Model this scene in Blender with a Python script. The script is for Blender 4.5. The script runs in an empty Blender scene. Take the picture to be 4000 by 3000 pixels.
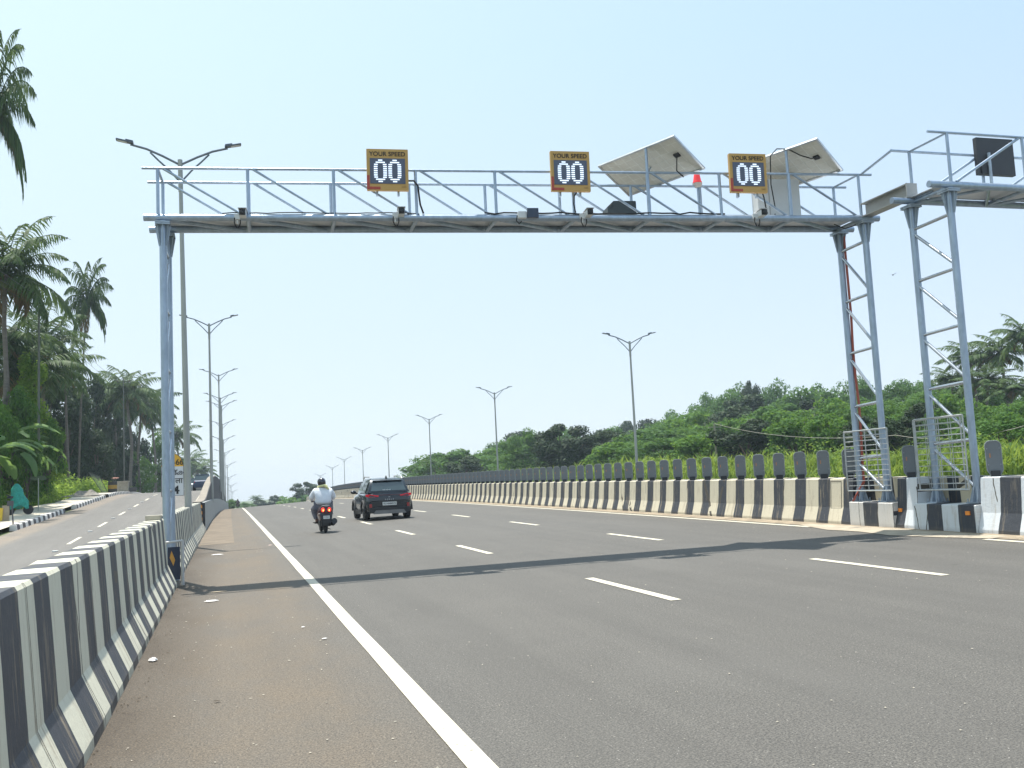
import bpy, bmesh, math, random
import numpy as np
from mathutils import Vector, Matrix
sc = bpy.context.scene
COL = sc.collection
# ------------------------------------------------------------------ camera, world, sun, exposure
PITCH, ROLL, YAW = 0.101056, 0.048486, 0.288022
F = Vector((math.sin(YAW)*math.cos(PITCH), math.cos(YAW)*math.cos(PITCH), math.sin(PITCH)))
R0 = Vector((math.cos(YAW), -math.sin(YAW), 0)); U0 = R0.cross(F)
RR = R0*math.cos(ROLL) - U0*math.sin(ROLL); UU = R0*math.sin(ROLL) + U0*math.cos(ROLL)
FPX = 3799.18
cam = bpy.data.objects.new('camera', bpy.data.cameras.new('camera')); COL.objects.link(cam)
cam.data.sensor_width = 36; cam.data.lens = FPX/4000*36; cam.data.clip_end = 5000; cam.data.clip_start = .05
mw = Matrix.Identity(4)
for i in range(3):
    mw[i][0] = RR[i]; mw[i][1] = UU[i]; mw[i][2] = -F[i]
mw[2][3] = 1.6
cam.matrix_world = mw; sc.camera = cam
SUNV = Vector((-.1, .32, 1.0)).normalized()
EL = math.asin(SUNV.z); AZ = math.atan2(SUNV.x, SUNV.y)
w = bpy.data.worlds.new('World'); sc.world = w; w.use_nodes = True
nt = w.node_tree; bg = nt.nodes['Background']
sky = nt.nodes.new('ShaderNodeTexSky'); sky.sky_type = 'NISHITA'; sky.sun_disc = False
sky.sun_elevation = EL; sky.sun_rotation = AZ; sky.air_density = 1.0; sky.dust_density = .6; sky.ozone_density = 1.3; sky.altitude = 20
hs = nt.nodes.new('ShaderNodeHueSaturation'); hs.inputs['Saturation'].default_value = .92; nt.links.new(sky.outputs[0], hs.inputs['Color']); tcw = nt.nodes.new('ShaderNodeTexCoord'); dp = nt.nodes.new('ShaderNodeVectorMath'); dp.operation = 'DOT_PRODUCT'; dp.inputs[1].default_value = (-.93, .35, .1)
nt.links.new(tcw.outputs['Generated'], dp.inputs[0]); hr = nt.nodes.new('ShaderNodeMapRange'); hr.inputs[1].default_value = -.45; hr.inputs[2].default_value = .75
nt.links.new(dp.outputs['Value'], hr.inputs[0]); hc_ = nt.nodes.new('ShaderNodeMix'); hc_.data_type = 'RGBA'; nt.links.new(hr.outputs[0], hc_.inputs[0])
hc_.inputs[6].default_value = (2.35, 3.3, 4.35, 1); hc_.inputs[7].default_value = (3.6, 4.45, 4.6, 1)
sz = nt.nodes.new('ShaderNodeSeparateXYZ'); nt.links.new(tcw.outputs['Generated'], sz.inputs[0]); vr = nt.nodes.new('ShaderNodeMapRange'); vr.inputs[1].default_value = .0; vr.inputs[2].default_value = .42; nt.links.new(sz.outputs[2], vr.inputs[0])
vm_ = nt.nodes.new('ShaderNodeMix'); vm_.data_type = 'RGBA'; nt.links.new(vr.outputs[0], vm_.inputs[0]); vm_.inputs[6].default_value = (3.2, 3.55, 3.9, 1); nt.links.new(hc_.outputs[2], vm_.inputs[7])
wm = nt.nodes.new('ShaderNodeMix'); wm.data_type = 'RGBA'; wm.inputs[0].default_value = .86; nt.links.new(hs.outputs[0], wm.inputs[6]); nt.links.new(vm_.outputs[2], wm.inputs[7]); nt.links.new(wm.outputs[2], bg.inputs[0]); bg.inputs[1].default_value = 0.15
sun = bpy.data.objects.new('sun', bpy.data.lights.new('sun', 'SUN')); COL.objects.link(sun)
sun.data.energy = 4.8; sun.data.angle = math.radians(.6); sun.data.color = (1, .955, .87)
sun.rotation_euler = (-SUNV).to_track_quat('-Z', 'Y').to_euler()
sc.view_settings.view_transform = 'Standard'; sc.view_settings.look = 'None'; sc.view_settings.exposure = .68; sc.view_settings.gamma = 1
sc.cycles.max_bounces = 6; sc.cycles.transparent_max_bounces = 6

def at(px, py, Y):
    """the point of the world at distance Y (metres along the road) seen at photo pixel px,py"""
    d = F + RR*((px-2000)/FPX) + UU*((1500-py)/FPX)
    return Vector((0, 0, 1.6)) + d*(Y/d.y)
# ------------------------------------------------------------------ road geometry
def zmain(s):
    g = lambda t: .0076599*t - .0719808e-4*t*t - .523703e-6*t**3 + .102149e-8*t**4
    if s <= 0: return .0076599*s
    if s <= 150: return g(s)
    return g(150) - .0165*(s-150) if s < 400 else g(150) - .0165*250
def xmain(s):
    g = lambda t: -.264268e-4*t*t + .618489e-6*t**3 - .162748e-8*t**4
    dg = lambda t: -.528536e-4*t + 1.855467e-6*t*t - .650992e-8*t**3
    s = max(s, 0)
    return g(s) if s <= 180 else g(180) + dg(180)*(s-180)
def road(s, u, h=0.):
    e = .1
    dx = (xmain(s+e) - xmain(s-e))/(2*e); n = math.sqrt(1+dx*dx)
    cr = (.013164 + .00030005*min(max(s, 0), 120))*min(u, 14)
    return Vector((xmain(s)+u/n, s-u*dx/n, zmain(s)+cr+h))
def interp(t, pts):
    if t <= pts[0][0]: return pts[0][1]
    for (a, b), (c, d) in zip(pts, pts[1:]):
        if t <= c:
            k = (t-a)/(c-a); return b + (d-b)*k
    return pts[-1][1]
SV = [(78, 1.97), (84, 2.17), (90, 2.24), (97, 2.26), (104, 2.22), (113, 2.08), (124, 1.85), (134, 1.45), (143, .9), (154, .15), (165, -.65), (180, -1.3)]
def zserv(s):
    if s <= 78: return -1.291 + .0434*s - .185e-4*s*s
    if s <= 180: return interp(s, SV)
    return min(-1.3, zmain(s) - .25)
PAR = [(42.3, 1.43), (47.9, 1.48), (51.8, 1.66), (55.8, 1.96), (63, 2.46), (71.6, 2.96), (77.5, 3.18), (83.9, 3.33), (93, 3.42), (103.7, 3.44), (113, 3.3), (124, 3.03), (134, 2.55), (143, 1.97), (154, 1.2), (165.6, .33), (180, -.2)]
def sm(a, b, x):
    t = min(max((x-a)/(b-a), 0), 1); return t*t*(3-2*t)
def znoise(x, y):
    return (math.sin(x*.21+1.3)*math.cos(y*.17+.4) + .5*math.sin(x*.53+y*.37))
def zground(x, y):
    xm = xmain(max(y, 0)); u = x - xm
    if u < -1.2:
        z = zserv(y) - .03
        z += .5*sm(-11.5, -26, u)*(1+.6*znoise(x, y)) + sm(-20, -80, u)*5*(1-sm(90, 240, y))
        return z - sm(200, 500, y)*1.5
    z = road(y, min(max(u, -1), 14)).z - .06
    if u > 26:
        z += (.25*znoise(x, y) + .3)*sm(26, 30, u)
        hill = 3.5*math.exp(-(((x-105)/42)**2 + ((y-130)/52)**2)) + 1.8*math.exp(-(((x-82)/26)**2 + ((y-78)/28)**2))
        z += hill*sm(28, 50, u)
    return z - sm(200, 500, y)*1.5
# ------------------------------------------------------------------ materials
MATS = {}
def N(nt, t, **k):
    n = nt.nodes.new(t)
    for a, b in k.items(): setattr(n, a, b)
    return n
def pm(name, col, rough=.6, metal=0., var=.12, scale=6., bump=0., bscale=40., emit=None, es=0., spec=.5, col2=None, coat=0., aniso=None, dirt=None):
    if name in MATS: return MATS[name]
    m = bpy.data.materials.new(name); m.use_nodes = True; nt = m.node_tree; b = nt.nodes['Principled BSDF']; L = nt.links
    tc = N(nt, 'ShaderNodeTexCoord'); src = tc.outputs['Object']
    if aniso:
        mp = N(nt, 'ShaderNodeMapping'); mp.inputs['Scale'].default_value = aniso; L.new(src, mp.inputs[0]); src = mp.outputs[0]
    n = N(nt, 'ShaderNodeTexNoise'); n.inputs['Scale'].default_value = scale; n.inputs['Detail'].default_value = 6; n.inputs['Roughness'].default_value = .65
    L.new(src, n.inputs['Vector'])
    r = N(nt, 'ShaderNodeValToRGB'); L.new(n.outputs[0], r.inputs[0])
    c2 = col2 or tuple(min(1, c*(1+var)) for c in col); c1 = tuple(c*(1-var) for c in col) if not col2 else col
    r.color_ramp.elements[0].position = .32; r.color_ramp.elements[1].position = .68
    r.color_ramp.elements[0].color = (*c1, 1); r.color_ramp.elements[1].color = (*c2, 1)
    out = r.outputs[0]
    if dirt:
        n3 = N(nt, 'ShaderNodeTexNoise'); n3.inputs['Scale'].default_value = dirt[1]; n3.inputs['Detail'].default_value = 8; n3.inputs['Roughness'].default_value = .75
        L.new(tc.outputs['Object'], n3.inputs['Vector'])
        r3 = N(nt, 'ShaderNodeValToRGB'); r3.color_ramp.elements[0].position = dirt[2]; r3.color_ramp.elements[1].position = dirt[2]+.12
        L.new(n3.outputs[0], r3.inputs[0])
        mx = N(nt, 'ShaderNodeMix', data_type='RGBA'); L.new(r3.outputs[0], mx.inputs[0]); L.new(out, mx.inputs[6]); mx.inputs[7].default_value = (*dirt[0], 1)
        out = mx.outputs[2]
    L.new(out, b.inputs['Base Color'])
    b.inputs['Roughness'].default_value = rough; b.inputs['Metallic'].default_value = metal
    b.inputs['Specular IOR Level'].default_value = spec; b.inputs['Coat Weight'].default_value = coat
    if emit:
        b.inputs['Emission Color'].default_value = (*emit, 1); b.inputs['Emission Strength'].default_value = es
    if bump:
        n2 = N(nt, 'ShaderNodeTexNoise'); n2.inputs['Scale'].default_value = bscale; n2.inputs['Detail'].default_value = 4; L.new(tc.outputs['Object'], n2.inputs['Vector'])
        bp = N(nt, 'ShaderNodeBump'); bp.inputs['Strength'].default_value = bump; bp.inputs['Distance'].default_value = .02
        L.new(n2.outputs[0], bp.inputs['Height']); L.new(bp.outputs[0], b.inputs['Normal'])
    MATS[name] = m; return m
def leafmat(name, a, b_, trans=.35, spec=.3):
    if name in MATS: return MATS[name]
    m = bpy.data.materials.new(name); m.use_nodes = True; nt = m.node_tree; L = nt.links; b = nt.nodes['Principled BSDF']
    geo = N(nt, 'ShaderNodeNewGeometry'); oi = N(nt, 'ShaderNodeObjectInfo'); tc = N(nt, 'ShaderNodeTexCoord')
    n = N(nt, 'ShaderNodeTexNoise'); n.inputs['Scale'].default_value = .45; n.inputs['Detail'].default_value = 3; L.new(tc.outputs['Object'], n.inputs['Vector'])
    add = N(nt, 'ShaderNodeMath', operation='MULTIPLY_ADD'); L.new(geo.outputs['Random Per Island'], add.inputs[0]); add.inputs[1].default_value = .5
    ad2 = N(nt, 'ShaderNodeMath', operation='MULTIPLY_ADD'); L.new(n.outputs[0], ad2.inputs[0]); ad2.inputs[1].default_value = .9; ad2.inputs[2].default_value = -.3
    L.new(ad2.outputs[0], add.inputs[2])
    ad3 = N(nt, 'ShaderNodeMath', operation='MULTIPLY_ADD'); L.new(oi.outputs['Random'], ad3.inputs[0]); ad3.inputs[1].default_value = .3; L.new(add.outputs[0], ad3.inputs[2])
    r = N(nt, 'ShaderNodeValToRGB'); L.new(ad3.outputs[0], r.inputs[0])
    r.color_ramp.elements[0].position = .1; r.color_ramp.elements[1].position = .95
    r.color_ramp.elements[0].color = (*a, 1); r.color_ramp.elements[1].color = (*b_, 1)
    L.new(r.outputs[0], b.inputs['Base Color']); b.inputs['Roughness'].default_value = .62; b.inputs['Specular IOR Level'].default_value = spec*.6
    tr = N(nt, 'ShaderNodeBsdfTranslucent'); mx = N(nt, 'ShaderNodeMixShader'); mx.inputs[0].default_value = trans
    hs = N(nt, 'ShaderNodeHueSaturation'); hs.inputs['Hue'].default_value = .47; hs.inputs['Value'].default_value = 1.7; L.new(r.outputs[0], hs.inputs['Color'])
    L.new(hs.outputs[0], tr.inputs[0]); L.new(b.outputs[0], mx.inputs[1]); L.new(tr.outputs[0], mx.inputs[2])
    L.new(mx.outputs[0], nt.nodes['Material Output'].inputs[0])
    MATS[name] = m; return m
def asphalt(name, base, brown, brown_u=None, streak=True):
    """asphalt with aggregate speckle; UV x = lateral metres, y = metres along"""
    m = bpy.data.materials.new(name); m.use_nodes = True; nt = m.node_tree; L = nt.links; b = nt.nodes['Principled BSDF']
    uv = N(nt, 'ShaderNodeUVMap'); uv.uv_map = 'UVMap'
    geo = N(nt, 'ShaderNodeTexCoord')
    def noise(sc_, det=5, rough=.6, src=None, asp=None):
        n = N(nt, 'ShaderNodeTexNoise'); n.inputs['Scale'].default_value = sc_; n.inputs['Detail'].default_value = det; n.inputs['Roughness'].default_value = rough
        s = src or uv.outputs[0]
        if asp:
            mp = N(nt, 'ShaderNodeMapping'); mp.inputs['Scale'].default_value = asp; L.new(s, mp.inputs[0]); s = mp.outputs[0]
        L.new(s, n.inputs['Vector']); return n.outputs[0]
    def ramp(x, p0, p1, c0, c1):
        r = N(nt, 'ShaderNodeValToRGB'); L.new(x, r.inputs[0]); r.color_ramp.elements[0].position = p0; r.color_ramp.elements[1].position = p1
        r.color_ramp.elements[0].color = (*c0, 1); r.color_ramp.elements[1].color = (*c1, 1); return r.outputs[0]
    def mix(f, a, b2, mode='MIX'):
        x = N(nt, 'ShaderNodeMix', data_type='RGBA', blend_type=mode)
        if isinstance(f, float): x.inputs[0].default_value = f
        else: L.new(f, x.inputs[0])
        for s, i in ((a, 6), (b2, 7)):
            if isinstance(s, tuple): x.inputs[i].default_value = (*s, 1)
            else: L.new(s, x.inputs[i])
        return x.outputs[2]
    c = ramp(noise(1.1, 4), .3, .7, tuple(v*.9 for v in base), tuple(v*1.08 for v in base))
    if streak:
        c = mix(.5, c, ramp(noise(2.2, 3, .5, asp=(1.4, .06, 1)), .35, .65, tuple(v*.86 for v in base), tuple(v*1.1 for v in base)))
    g = ramp(noise(75, 2, .75), .38, .62, (.5, .5, .52), (1.55, 1.53, 1.48))
    c = mix(1., c, g, 'MULTIPLY')
    g2 = ramp(noise(26, 3, .8), .34, .66, (.78, .78, .78), (1.2, 1.2, 1.19))
    c = mix(1., c, g2, 'MULTIPLY')
    if streak:
        sxx = N(nt, 'ShaderNodeSeparateXYZ'); L.new(uv.outputs[0], sxx.inputs[0])
        def mth(op, a, b2=None, cl=False):
            n = N(nt, 'ShaderNodeMath', operation=op, use_clamp=cl)
            for i_, v_ in enumerate((a, b2)):
                if v_ is None: continue
                if isinstance(v_, (int, float)): n.inputs[i_].default_value = v_
                else: L.new(v_, n.inputs[i_])
            return n.outputs[0]
        # two wheel tracks per 3.49 m lane, polished and a little darker; a greasy band between them
        ph = mth('MULTIPLY', mth('SUBTRACT', sxx.outputs[0], 1.306), 2*math.pi/1.745); tr = mth('MULTIPLY', mth('ADD', mth('COSINE', mth('SUBTRACT', ph, math.pi)), 1.0), .5)
        tr = mth('MULTIPLY', mth('POWER', tr, 2.5), noise(.5, 4, .6, asp=(1, .12, 1)), True)
        c = mix(mth('MULTIPLY', tr, .42), c, tuple(v*.72 for v in base))
        # big worn patches and transverse paver joints
        c = mix(mth('MULTIPLY', mth('SUBTRACT', noise(.28, 5, .7, asp=(1, .4, 1)), .5), 2.2, True), c, tuple(v*1.28 for v in base))
        js = mth('LESS_THAN', mth('FRACT', mth('DIVIDE', mth('ADD', sxx.outputs[1], mth('MULTIPLY', noise(1.2, 2), .12)), 23.7)), .0012)
        c = mix(mth('MULTIPLY', js, .55), c, tuple(v*.45 for v in base))
        dv = N(nt, 'ShaderNodeTexVoronoi'); dv.inputs['Scale'].default_value = .9; L.new(uv.outputs[0], dv.inputs['Vector']); ds = N(nt, 'ShaderNodeSeparateColor'); L.new(dv.outputs['Color'], ds.inputs[0])
        dr_ = mth('MULTIPLY', ramp(mth('ADD', dv.outputs['Distance'], mth('MULTIPLY', noise(14, 3), .05)), .05, .09, (1, 1, 1), (0, 0, 0)), mth('GREATER_THAN', ds.outputs[1], .86))
        c = mix(mth('MULTIPLY', dr_, .5), c, tuple(v*.5 for v in base))
    # bright stone chips
    v = N(nt, 'ShaderNodeTexVoronoi'); v.inputs['Scale'].default_value = 34; L.new(uv.outputs[0], v.inputs['Vector'])
    lt = ramp(v.outputs['Distance'], .1, .15, (1, 1, 1), (0, 0, 0)); sel = N(nt, 'ShaderNodeSeparateColor'); L.new(v.outputs['Color'], sel.inputs[0])
    gt = N(nt, 'ShaderNodeMath', operation='GREATER_THAN'); L.new(sel.outputs[0], gt.inputs[0]); gt.inputs[1].default_value = .86
    ml = N(nt, 'ShaderNodeMath', operation='MULTIPLY'); L.new(lt, ml.inputs[0]); L.new(gt.outputs[0], ml.inputs[1])
    c = mix(ml.outputs[0], c, (.36, .34, .31))
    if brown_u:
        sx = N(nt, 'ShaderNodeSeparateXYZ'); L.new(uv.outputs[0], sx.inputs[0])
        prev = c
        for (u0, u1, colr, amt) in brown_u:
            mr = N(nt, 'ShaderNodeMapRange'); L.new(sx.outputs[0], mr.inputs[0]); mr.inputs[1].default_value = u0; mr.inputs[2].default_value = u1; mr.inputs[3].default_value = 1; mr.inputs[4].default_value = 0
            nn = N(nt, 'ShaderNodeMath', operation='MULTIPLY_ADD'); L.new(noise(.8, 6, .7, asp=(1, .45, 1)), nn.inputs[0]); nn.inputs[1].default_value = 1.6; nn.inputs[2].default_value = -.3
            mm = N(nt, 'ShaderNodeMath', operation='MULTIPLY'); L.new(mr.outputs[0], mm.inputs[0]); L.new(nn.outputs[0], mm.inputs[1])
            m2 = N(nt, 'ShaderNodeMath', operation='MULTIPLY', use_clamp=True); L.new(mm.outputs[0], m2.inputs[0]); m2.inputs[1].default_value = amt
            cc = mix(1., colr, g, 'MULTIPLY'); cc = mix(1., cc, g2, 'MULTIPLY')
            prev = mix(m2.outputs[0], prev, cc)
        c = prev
    L.new(c, b.inputs['Base Color']); b.inputs['Roughness'].default_value = .74; b.inputs['Specular IOR Level'].default_value = .4
    bp = N(nt, 'ShaderNodeBump'); bp.inputs['Strength'].default_value = .55; bp.inputs['Distance'].default_value = .012
    L.new(noise(70, 3, .7), bp.inputs['Height']); L.new(bp.outputs[0], b.inputs['Normal'])
    MATS[name] = m; return m
def stripemat(name, white, black, period, phase, duty=.5, worn=.5, crack=True):
    """hand painted stripes; UV x = metres along the barrier, y = metres over the profile"""
    m = bpy.data.materials.new(name); m.use_nodes = True; nt = m.node_tree; L = nt.links; b = nt.nodes['Principled BSDF']
    uv = N(nt, 'ShaderNodeUVMap'); uv.uv_map = 'UVMap'; sx = N(nt, 'ShaderNodeSeparateXYZ'); L.new(uv.outputs[0], sx.inputs[0])
    def M(op, a, b_=None, c=None, clamp=False):
        n = N(nt, 'ShaderNodeMath', operation=op, use_clamp=clamp)
        for i, v in enumerate((a, b_, c)):
            if v is None: continue
            if isinstance(v, (int, float)): n.inputs[i].default_value = v
            else: L.new(v, n.inputs[i])
        return n.outputs[0]
    def noise(s, asp, det=4, rough=.6):
        mp = N(nt, 'ShaderNodeMapping'); mp.inputs['Scale'].default_value = asp; L.new(uv.outputs[0], mp.inputs[0])
        n = N(nt, 'ShaderNodeTexNoise'); n.inputs['Scale'].default_value = s; n.inputs['Detail'].default_value = det; n.inputs['Roughness'].default_value = rough
        L.new(mp.outputs[0], n.inputs['Vector']); return n.outputs[0]
    def mix(f, a, b2):
        x = N(nt, 'ShaderNodeMix', data_type='RGBA')
        if isinstance(f, float): x.inputs[0].default_value = f
        else: L.new(f, x.inputs[0])
        for s, i in ((a, 6), (b2, 7)):
            if isinstance(s, tuple): x.inputs[i].default_value = (*s, 1)
            else: L.new(s, x.inputs[i])
        return x.outputs[2]
    wob = M('MULTIPLY_ADD', noise(1.3, (1, 1, 1), 3), .05, -.025)
    x = M('ADD', sx.outputs[0], wob); x = M('SUBTRACT', x, phase); x = M('DIVIDE', x, period); fr = M('FRACT', x)
    isw = M('LESS_THAN', fr, duty)
    wcol = mix(noise(1.6, (1, 1.5, 1), 6, .7), tuple(c*.9 for c in white), white)
    bcol = mix(noise(2.1, (1, 1.5, 1), 6, .7), tuple(c*.8 for c in black), tuple(c*1.35 for c in black))
    c = mix(isw, bcol, wcol)
    # runs and rust stains going down, grime at the foot, chips
    st = M('SUBTRACT', noise(3.2, (3, .28, 1), 6, .8), .53); st = M('MULTIPLY', st, 7*worn, clamp=True)
    c = mix(st, c, (.33, .27, .19))
    ch = M('SUBTRACT', noise(9, (1, .7, 1), 8, .85), .665); ch = M('MULTIPLY', ch, 14*worn, clamp=True)
    c = mix(ch, c, (.13, .115, .095))
    ft = M('SUBTRACT', .16, sx.outputs[1]); ft = M('MULTIPLY', ft, 5., clamp=True); ft = M('MULTIPLY', ft, M('MULTIPLY_ADD', noise(2.5, (1, 1, 1), 5, .7), 2.2, -.5, clamp=True), clamp=True)
    c = mix(ft, c, (.2, .165, .12))
    ht = None
    if crack:
        v = N(nt, 'ShaderNodeTexVoronoi', feature='DISTANCE_TO_EDGE'); mp = N(nt, 'ShaderNodeMapping'); mp.inputs['Scale'].default_value = (1.0, .16, 1)
        nz = N(nt, 'ShaderNodeTexNoise'); nz.inputs['Scale'].default_value = 5; L.new(uv.outputs[0], nz.inputs['Vector'])
        vm = N(nt, 'ShaderNodeVectorMath', operation='MULTIPLY_ADD'); L.new(nz.outputs['Color'], vm.inputs[0]); vm.inputs[1].default_value = (.06, .06, .0); L.new(uv.outputs[0], vm.inputs[2])
        L.new(vm.outputs[0], mp.inputs[0]); L.new(mp.outputs[0], v.inputs['Vector']); v.inputs['Scale'].default_value = .85
        cr = M('LESS_THAN', v.outputs['Distance'], .006)
        cm = M('GREATER_THAN', noise(1.1, (1, 1, 1), 2), .47); cr = M('MULTIPLY', cr, cm)
        c = mix(cr, c, (.08, .07, .055)); ht = cr
    L.new(c, b.inputs['Base Color']); b.inputs['Roughness'].default_value = .62; b.inputs['Specular IOR Level'].default_value = .4
    bp = N(nt, 'ShaderNodeBump'); bp.inputs['Strength'].default_value = .35; bp.inputs['Distance'].default_value = .02
    L.new(noise(14, (1, 1, 1), 6, .7), bp.inputs['Height']); L.new(bp.outputs[0], b.inputs['Normal'])
    MATS[name] = m; return m
# ------------------------------------------------------------------ mesh helpers
def tag(o, label=None, cat=None, group=None, kind=None):
    if label: o['label'] = label
    if cat: o['category'] = cat
    if group: o['group'] = group
    if kind: o['kind'] = kind
    return o
def empty(name, loc=(0, 0, 0), rz=0., label=None, cat=None, group=None):
    o = bpy.data.objects.new(name, None); COL.objects.link(o); o.location = loc; o.rotation_euler = (0, 0, rz); o.empty_display_size = .2
    return tag(o, label, cat, group)
class MB:
    def __init__(s): s.v = []; s.f = []; s.mi = []; s.uv = {}; s.cur = 0
    def add(s, vs, fs, mi=None):
        n = len(s.v); s.v += [tuple(x) for x in vs]
        for f in fs: s.f.append(tuple(i+n for i in f)); s.mi.append(s.cur if mi is None else mi)
    def box(s, c, size, M=None, mi=None):
        c = Vector(c); x, y, z = [k/2 for k in size]; P = [Vector((a*x, b*y, d*z)) for d in (-1, 1) for b in (-1, 1) for a in (-1, 1)]
        if M is not None: P = [M @ q for q in P]
        s.add([c+q for q in P], [(0, 2, 3, 1), (4, 5, 7, 6), (0, 1, 5, 4), (2, 6, 7, 3), (0, 4, 6, 2), (1, 3, 7, 5)], mi)
    def tube(s, pts, r, n=10, cap=True, mi=None):
        pts = [Vector(p) for p in pts]; rs = r if isinstance(r, (list, tuple)) else [r]*len(pts); vs = []; up = None
        for i, p in enumerate(pts):
            t = (pts[min(i+1, len(pts)-1)] - pts[max(i-1, 0)]).normalized()
            if up is None: up = Vector((0, 0, 1)) if abs(t.z) < .9 else Vector((1, 0, 0))
            a = t.cross(up).normalized(); b = a.cross(t).normalized(); up = b
            for k in range(n):
                th = 2*math.pi*k/n; vs.append(p + (a*math.cos(th) + b*math.sin(th))*rs[i])
        fs = [(i*n+k, i*n+(k+1) % n, (i+1)*n+(k+1) % n, (i+1)*n+k) for i in range(len(pts)-1) for k in range(n)]
        if cap: fs += [tuple(range(n-1, -1, -1)), tuple((len(pts)-1)*n+k for k in range(n))]
        s.add(vs, fs, mi)
    def prism(s, poly, a, b, axis='z', mi=None):
        """poly in 2D extruded between a and b on the axis"""
        def P(q, h): return (q[0], q[1], h) if axis == 'z' else ((h, q[0], q[1]) if axis == 'x' else (q[0], h, q[1]))
        n = len(poly); s.add([P(q, a) for q in poly] + [P(q, b) for q in poly], [tuple(range(n-1, -1, -1)), tuple(range(n, 2*n))] + [(i, (i+1) % n, n+(i+1) % n, n+i) for i in range(n)], mi)
    def sweep(s, secs, closed=True, cap=True, mi=None):
        n = len(secs[0]); m = len(secs); vs = [p for q in secs for p in q]; fs = []
        for i in range(m-1):
            for k in range(n if closed else n-1): fs.append((i*n+k, i*n+(k+1) % n, (i+1)*n+(k+1) % n, (i+1)*n+k))
        if cap: fs += [tuple(range(n-1, -1, -1)), tuple((m-1)*n+k for k in range(n))]
        s.add(vs, fs, mi)
    def lathe(s, prof, n=20, M=None, mi=None):
        vs = []
        for r, z in prof:
            for k in range(n):
                p = Vector((r*math.cos(2*math.pi*k/n), r*math.sin(2*math.pi*k/n), z)); vs.append(M @ p if M is not None else p)
        m = len(prof); s.add(vs, [(i*n+k, i*n+(k+1) % n, (i+1)*n+(k+1) % n, (i+1)*n+k) for i in range(m-1) for k in range(n)] + [tuple(range(n-1, -1, -1)), tuple((m-1)*n+k for k in range(n))], mi)
    def sphere(s, c, r, sc_=(1, 1, 1), n=12, mi=None):
        c = Vector(c); prof = [(max(1e-4, math.sin(math.pi*i/n))*r, -math.cos(math.pi*i/n)*r) for i in range(n+1)]
        M = Matrix.Translation(c) @ Matrix.Diagonal((*sc_, 1)); s.lathe(prof, n*2, M, mi)
    def build(s, name, mats, parent=None, smooth=False, bevel=0., loc=None, uvs=None):
        me = bpy.data.meshes.new(name); me.from_pydata(s.v, [], s.f)
        if not isinstance(mats, (list, tuple)): mats = [mats]
        for m in mats: me.materials.append(m)
        if len(mats) > 1: me.polygons.foreach_set('material_index', s.mi)
        bm = bmesh.new(); bm.from_mesh(me); bmesh.ops.recalc_face_normals(bm, faces=bm.faces)
        if bevel: bmesh.ops.bevel(bm, geom=[e for e in bm.edges if len(e.link_faces) == 2 and e.calc_face_angle(0) > .5], offset=bevel, segments=2, affect='EDGES', profile=.6)
        bm.to_mesh(me); bm.free()
        if smooth:
            me.polygons.foreach_set('use_smooth', [True]*len(me.polygons))
            try: me.set_sharp_from_angle(angle=math.radians(38 if smooth is True else smooth))
            except Exception: pass
        o = bpy.data.objects.new(name, me); COL.objects.link(o)
        if parent is not None: o.parent = parent
        if loc is not None: o.location = loc
        return o
def npmesh(name, V, Fq, mat, parent=None, smooth=False):
    me = bpy.data.meshes.new(name); k = Fq.shape[1]
    me.vertices.add(len(V)); me.vertices.foreach_set('co', V.astype(np.float32).ravel())
    me.loops.add(Fq.size); me.loops.foreach_set('vertex_index', Fq.astype(np.int32).ravel())
    me.polygons.add(len(Fq)); me.polygons.foreach_set('loop_start', np.arange(0, Fq.size, k, dtype=np.int32)); me.polygons.foreach_set('loop_total', np.full(len(Fq), k, dtype=np.int32))
    me.materials.append(mat); me.update(calc_edges=True); me.validate()
    o = bpy.data.objects.new(name, me); COL.objects.link(o)
    if parent is not None: o.parent = parent
    return o
def copy_tree(o, parent=None):
    c = o.copy(); COL.objects.link(c); c.parent = parent
    for ch in list(o.children): copy_tree(ch, c)
    return c
def strip(name, s_list, us, hs, mat, parent=None, uvscale=1., solid=None, smooth=False):
    """a sheet following the road with UV = (lateral, along)"""
    me = bpy.data.meshes.new(name); vs = []; uv = []
    for s in s_list:
        for u, h in zip(us, hs): vs.append(road(s, u, h)); uv.append((u, s))
    n = len(us); fs = [(i*n+k, i*n+k+1, (i+1)*n+k+1, (i+1)*n+k) for i in range(len(s_list)-1) for k in range(n-1)]
    me.from_pydata(vs, [], fs); me.materials.append(mat)
    l = me.uv_layers.new(name='UVMap')
    for p in me.polygons:
        for li in p.loop_indices: l.data[li].uv = uv[me.loops[li].vertex_index]
    o = bpy.data.objects.new(name, me); COL.objects.link(o)
    if parent is not None: o.parent = parent
    return o
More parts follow.
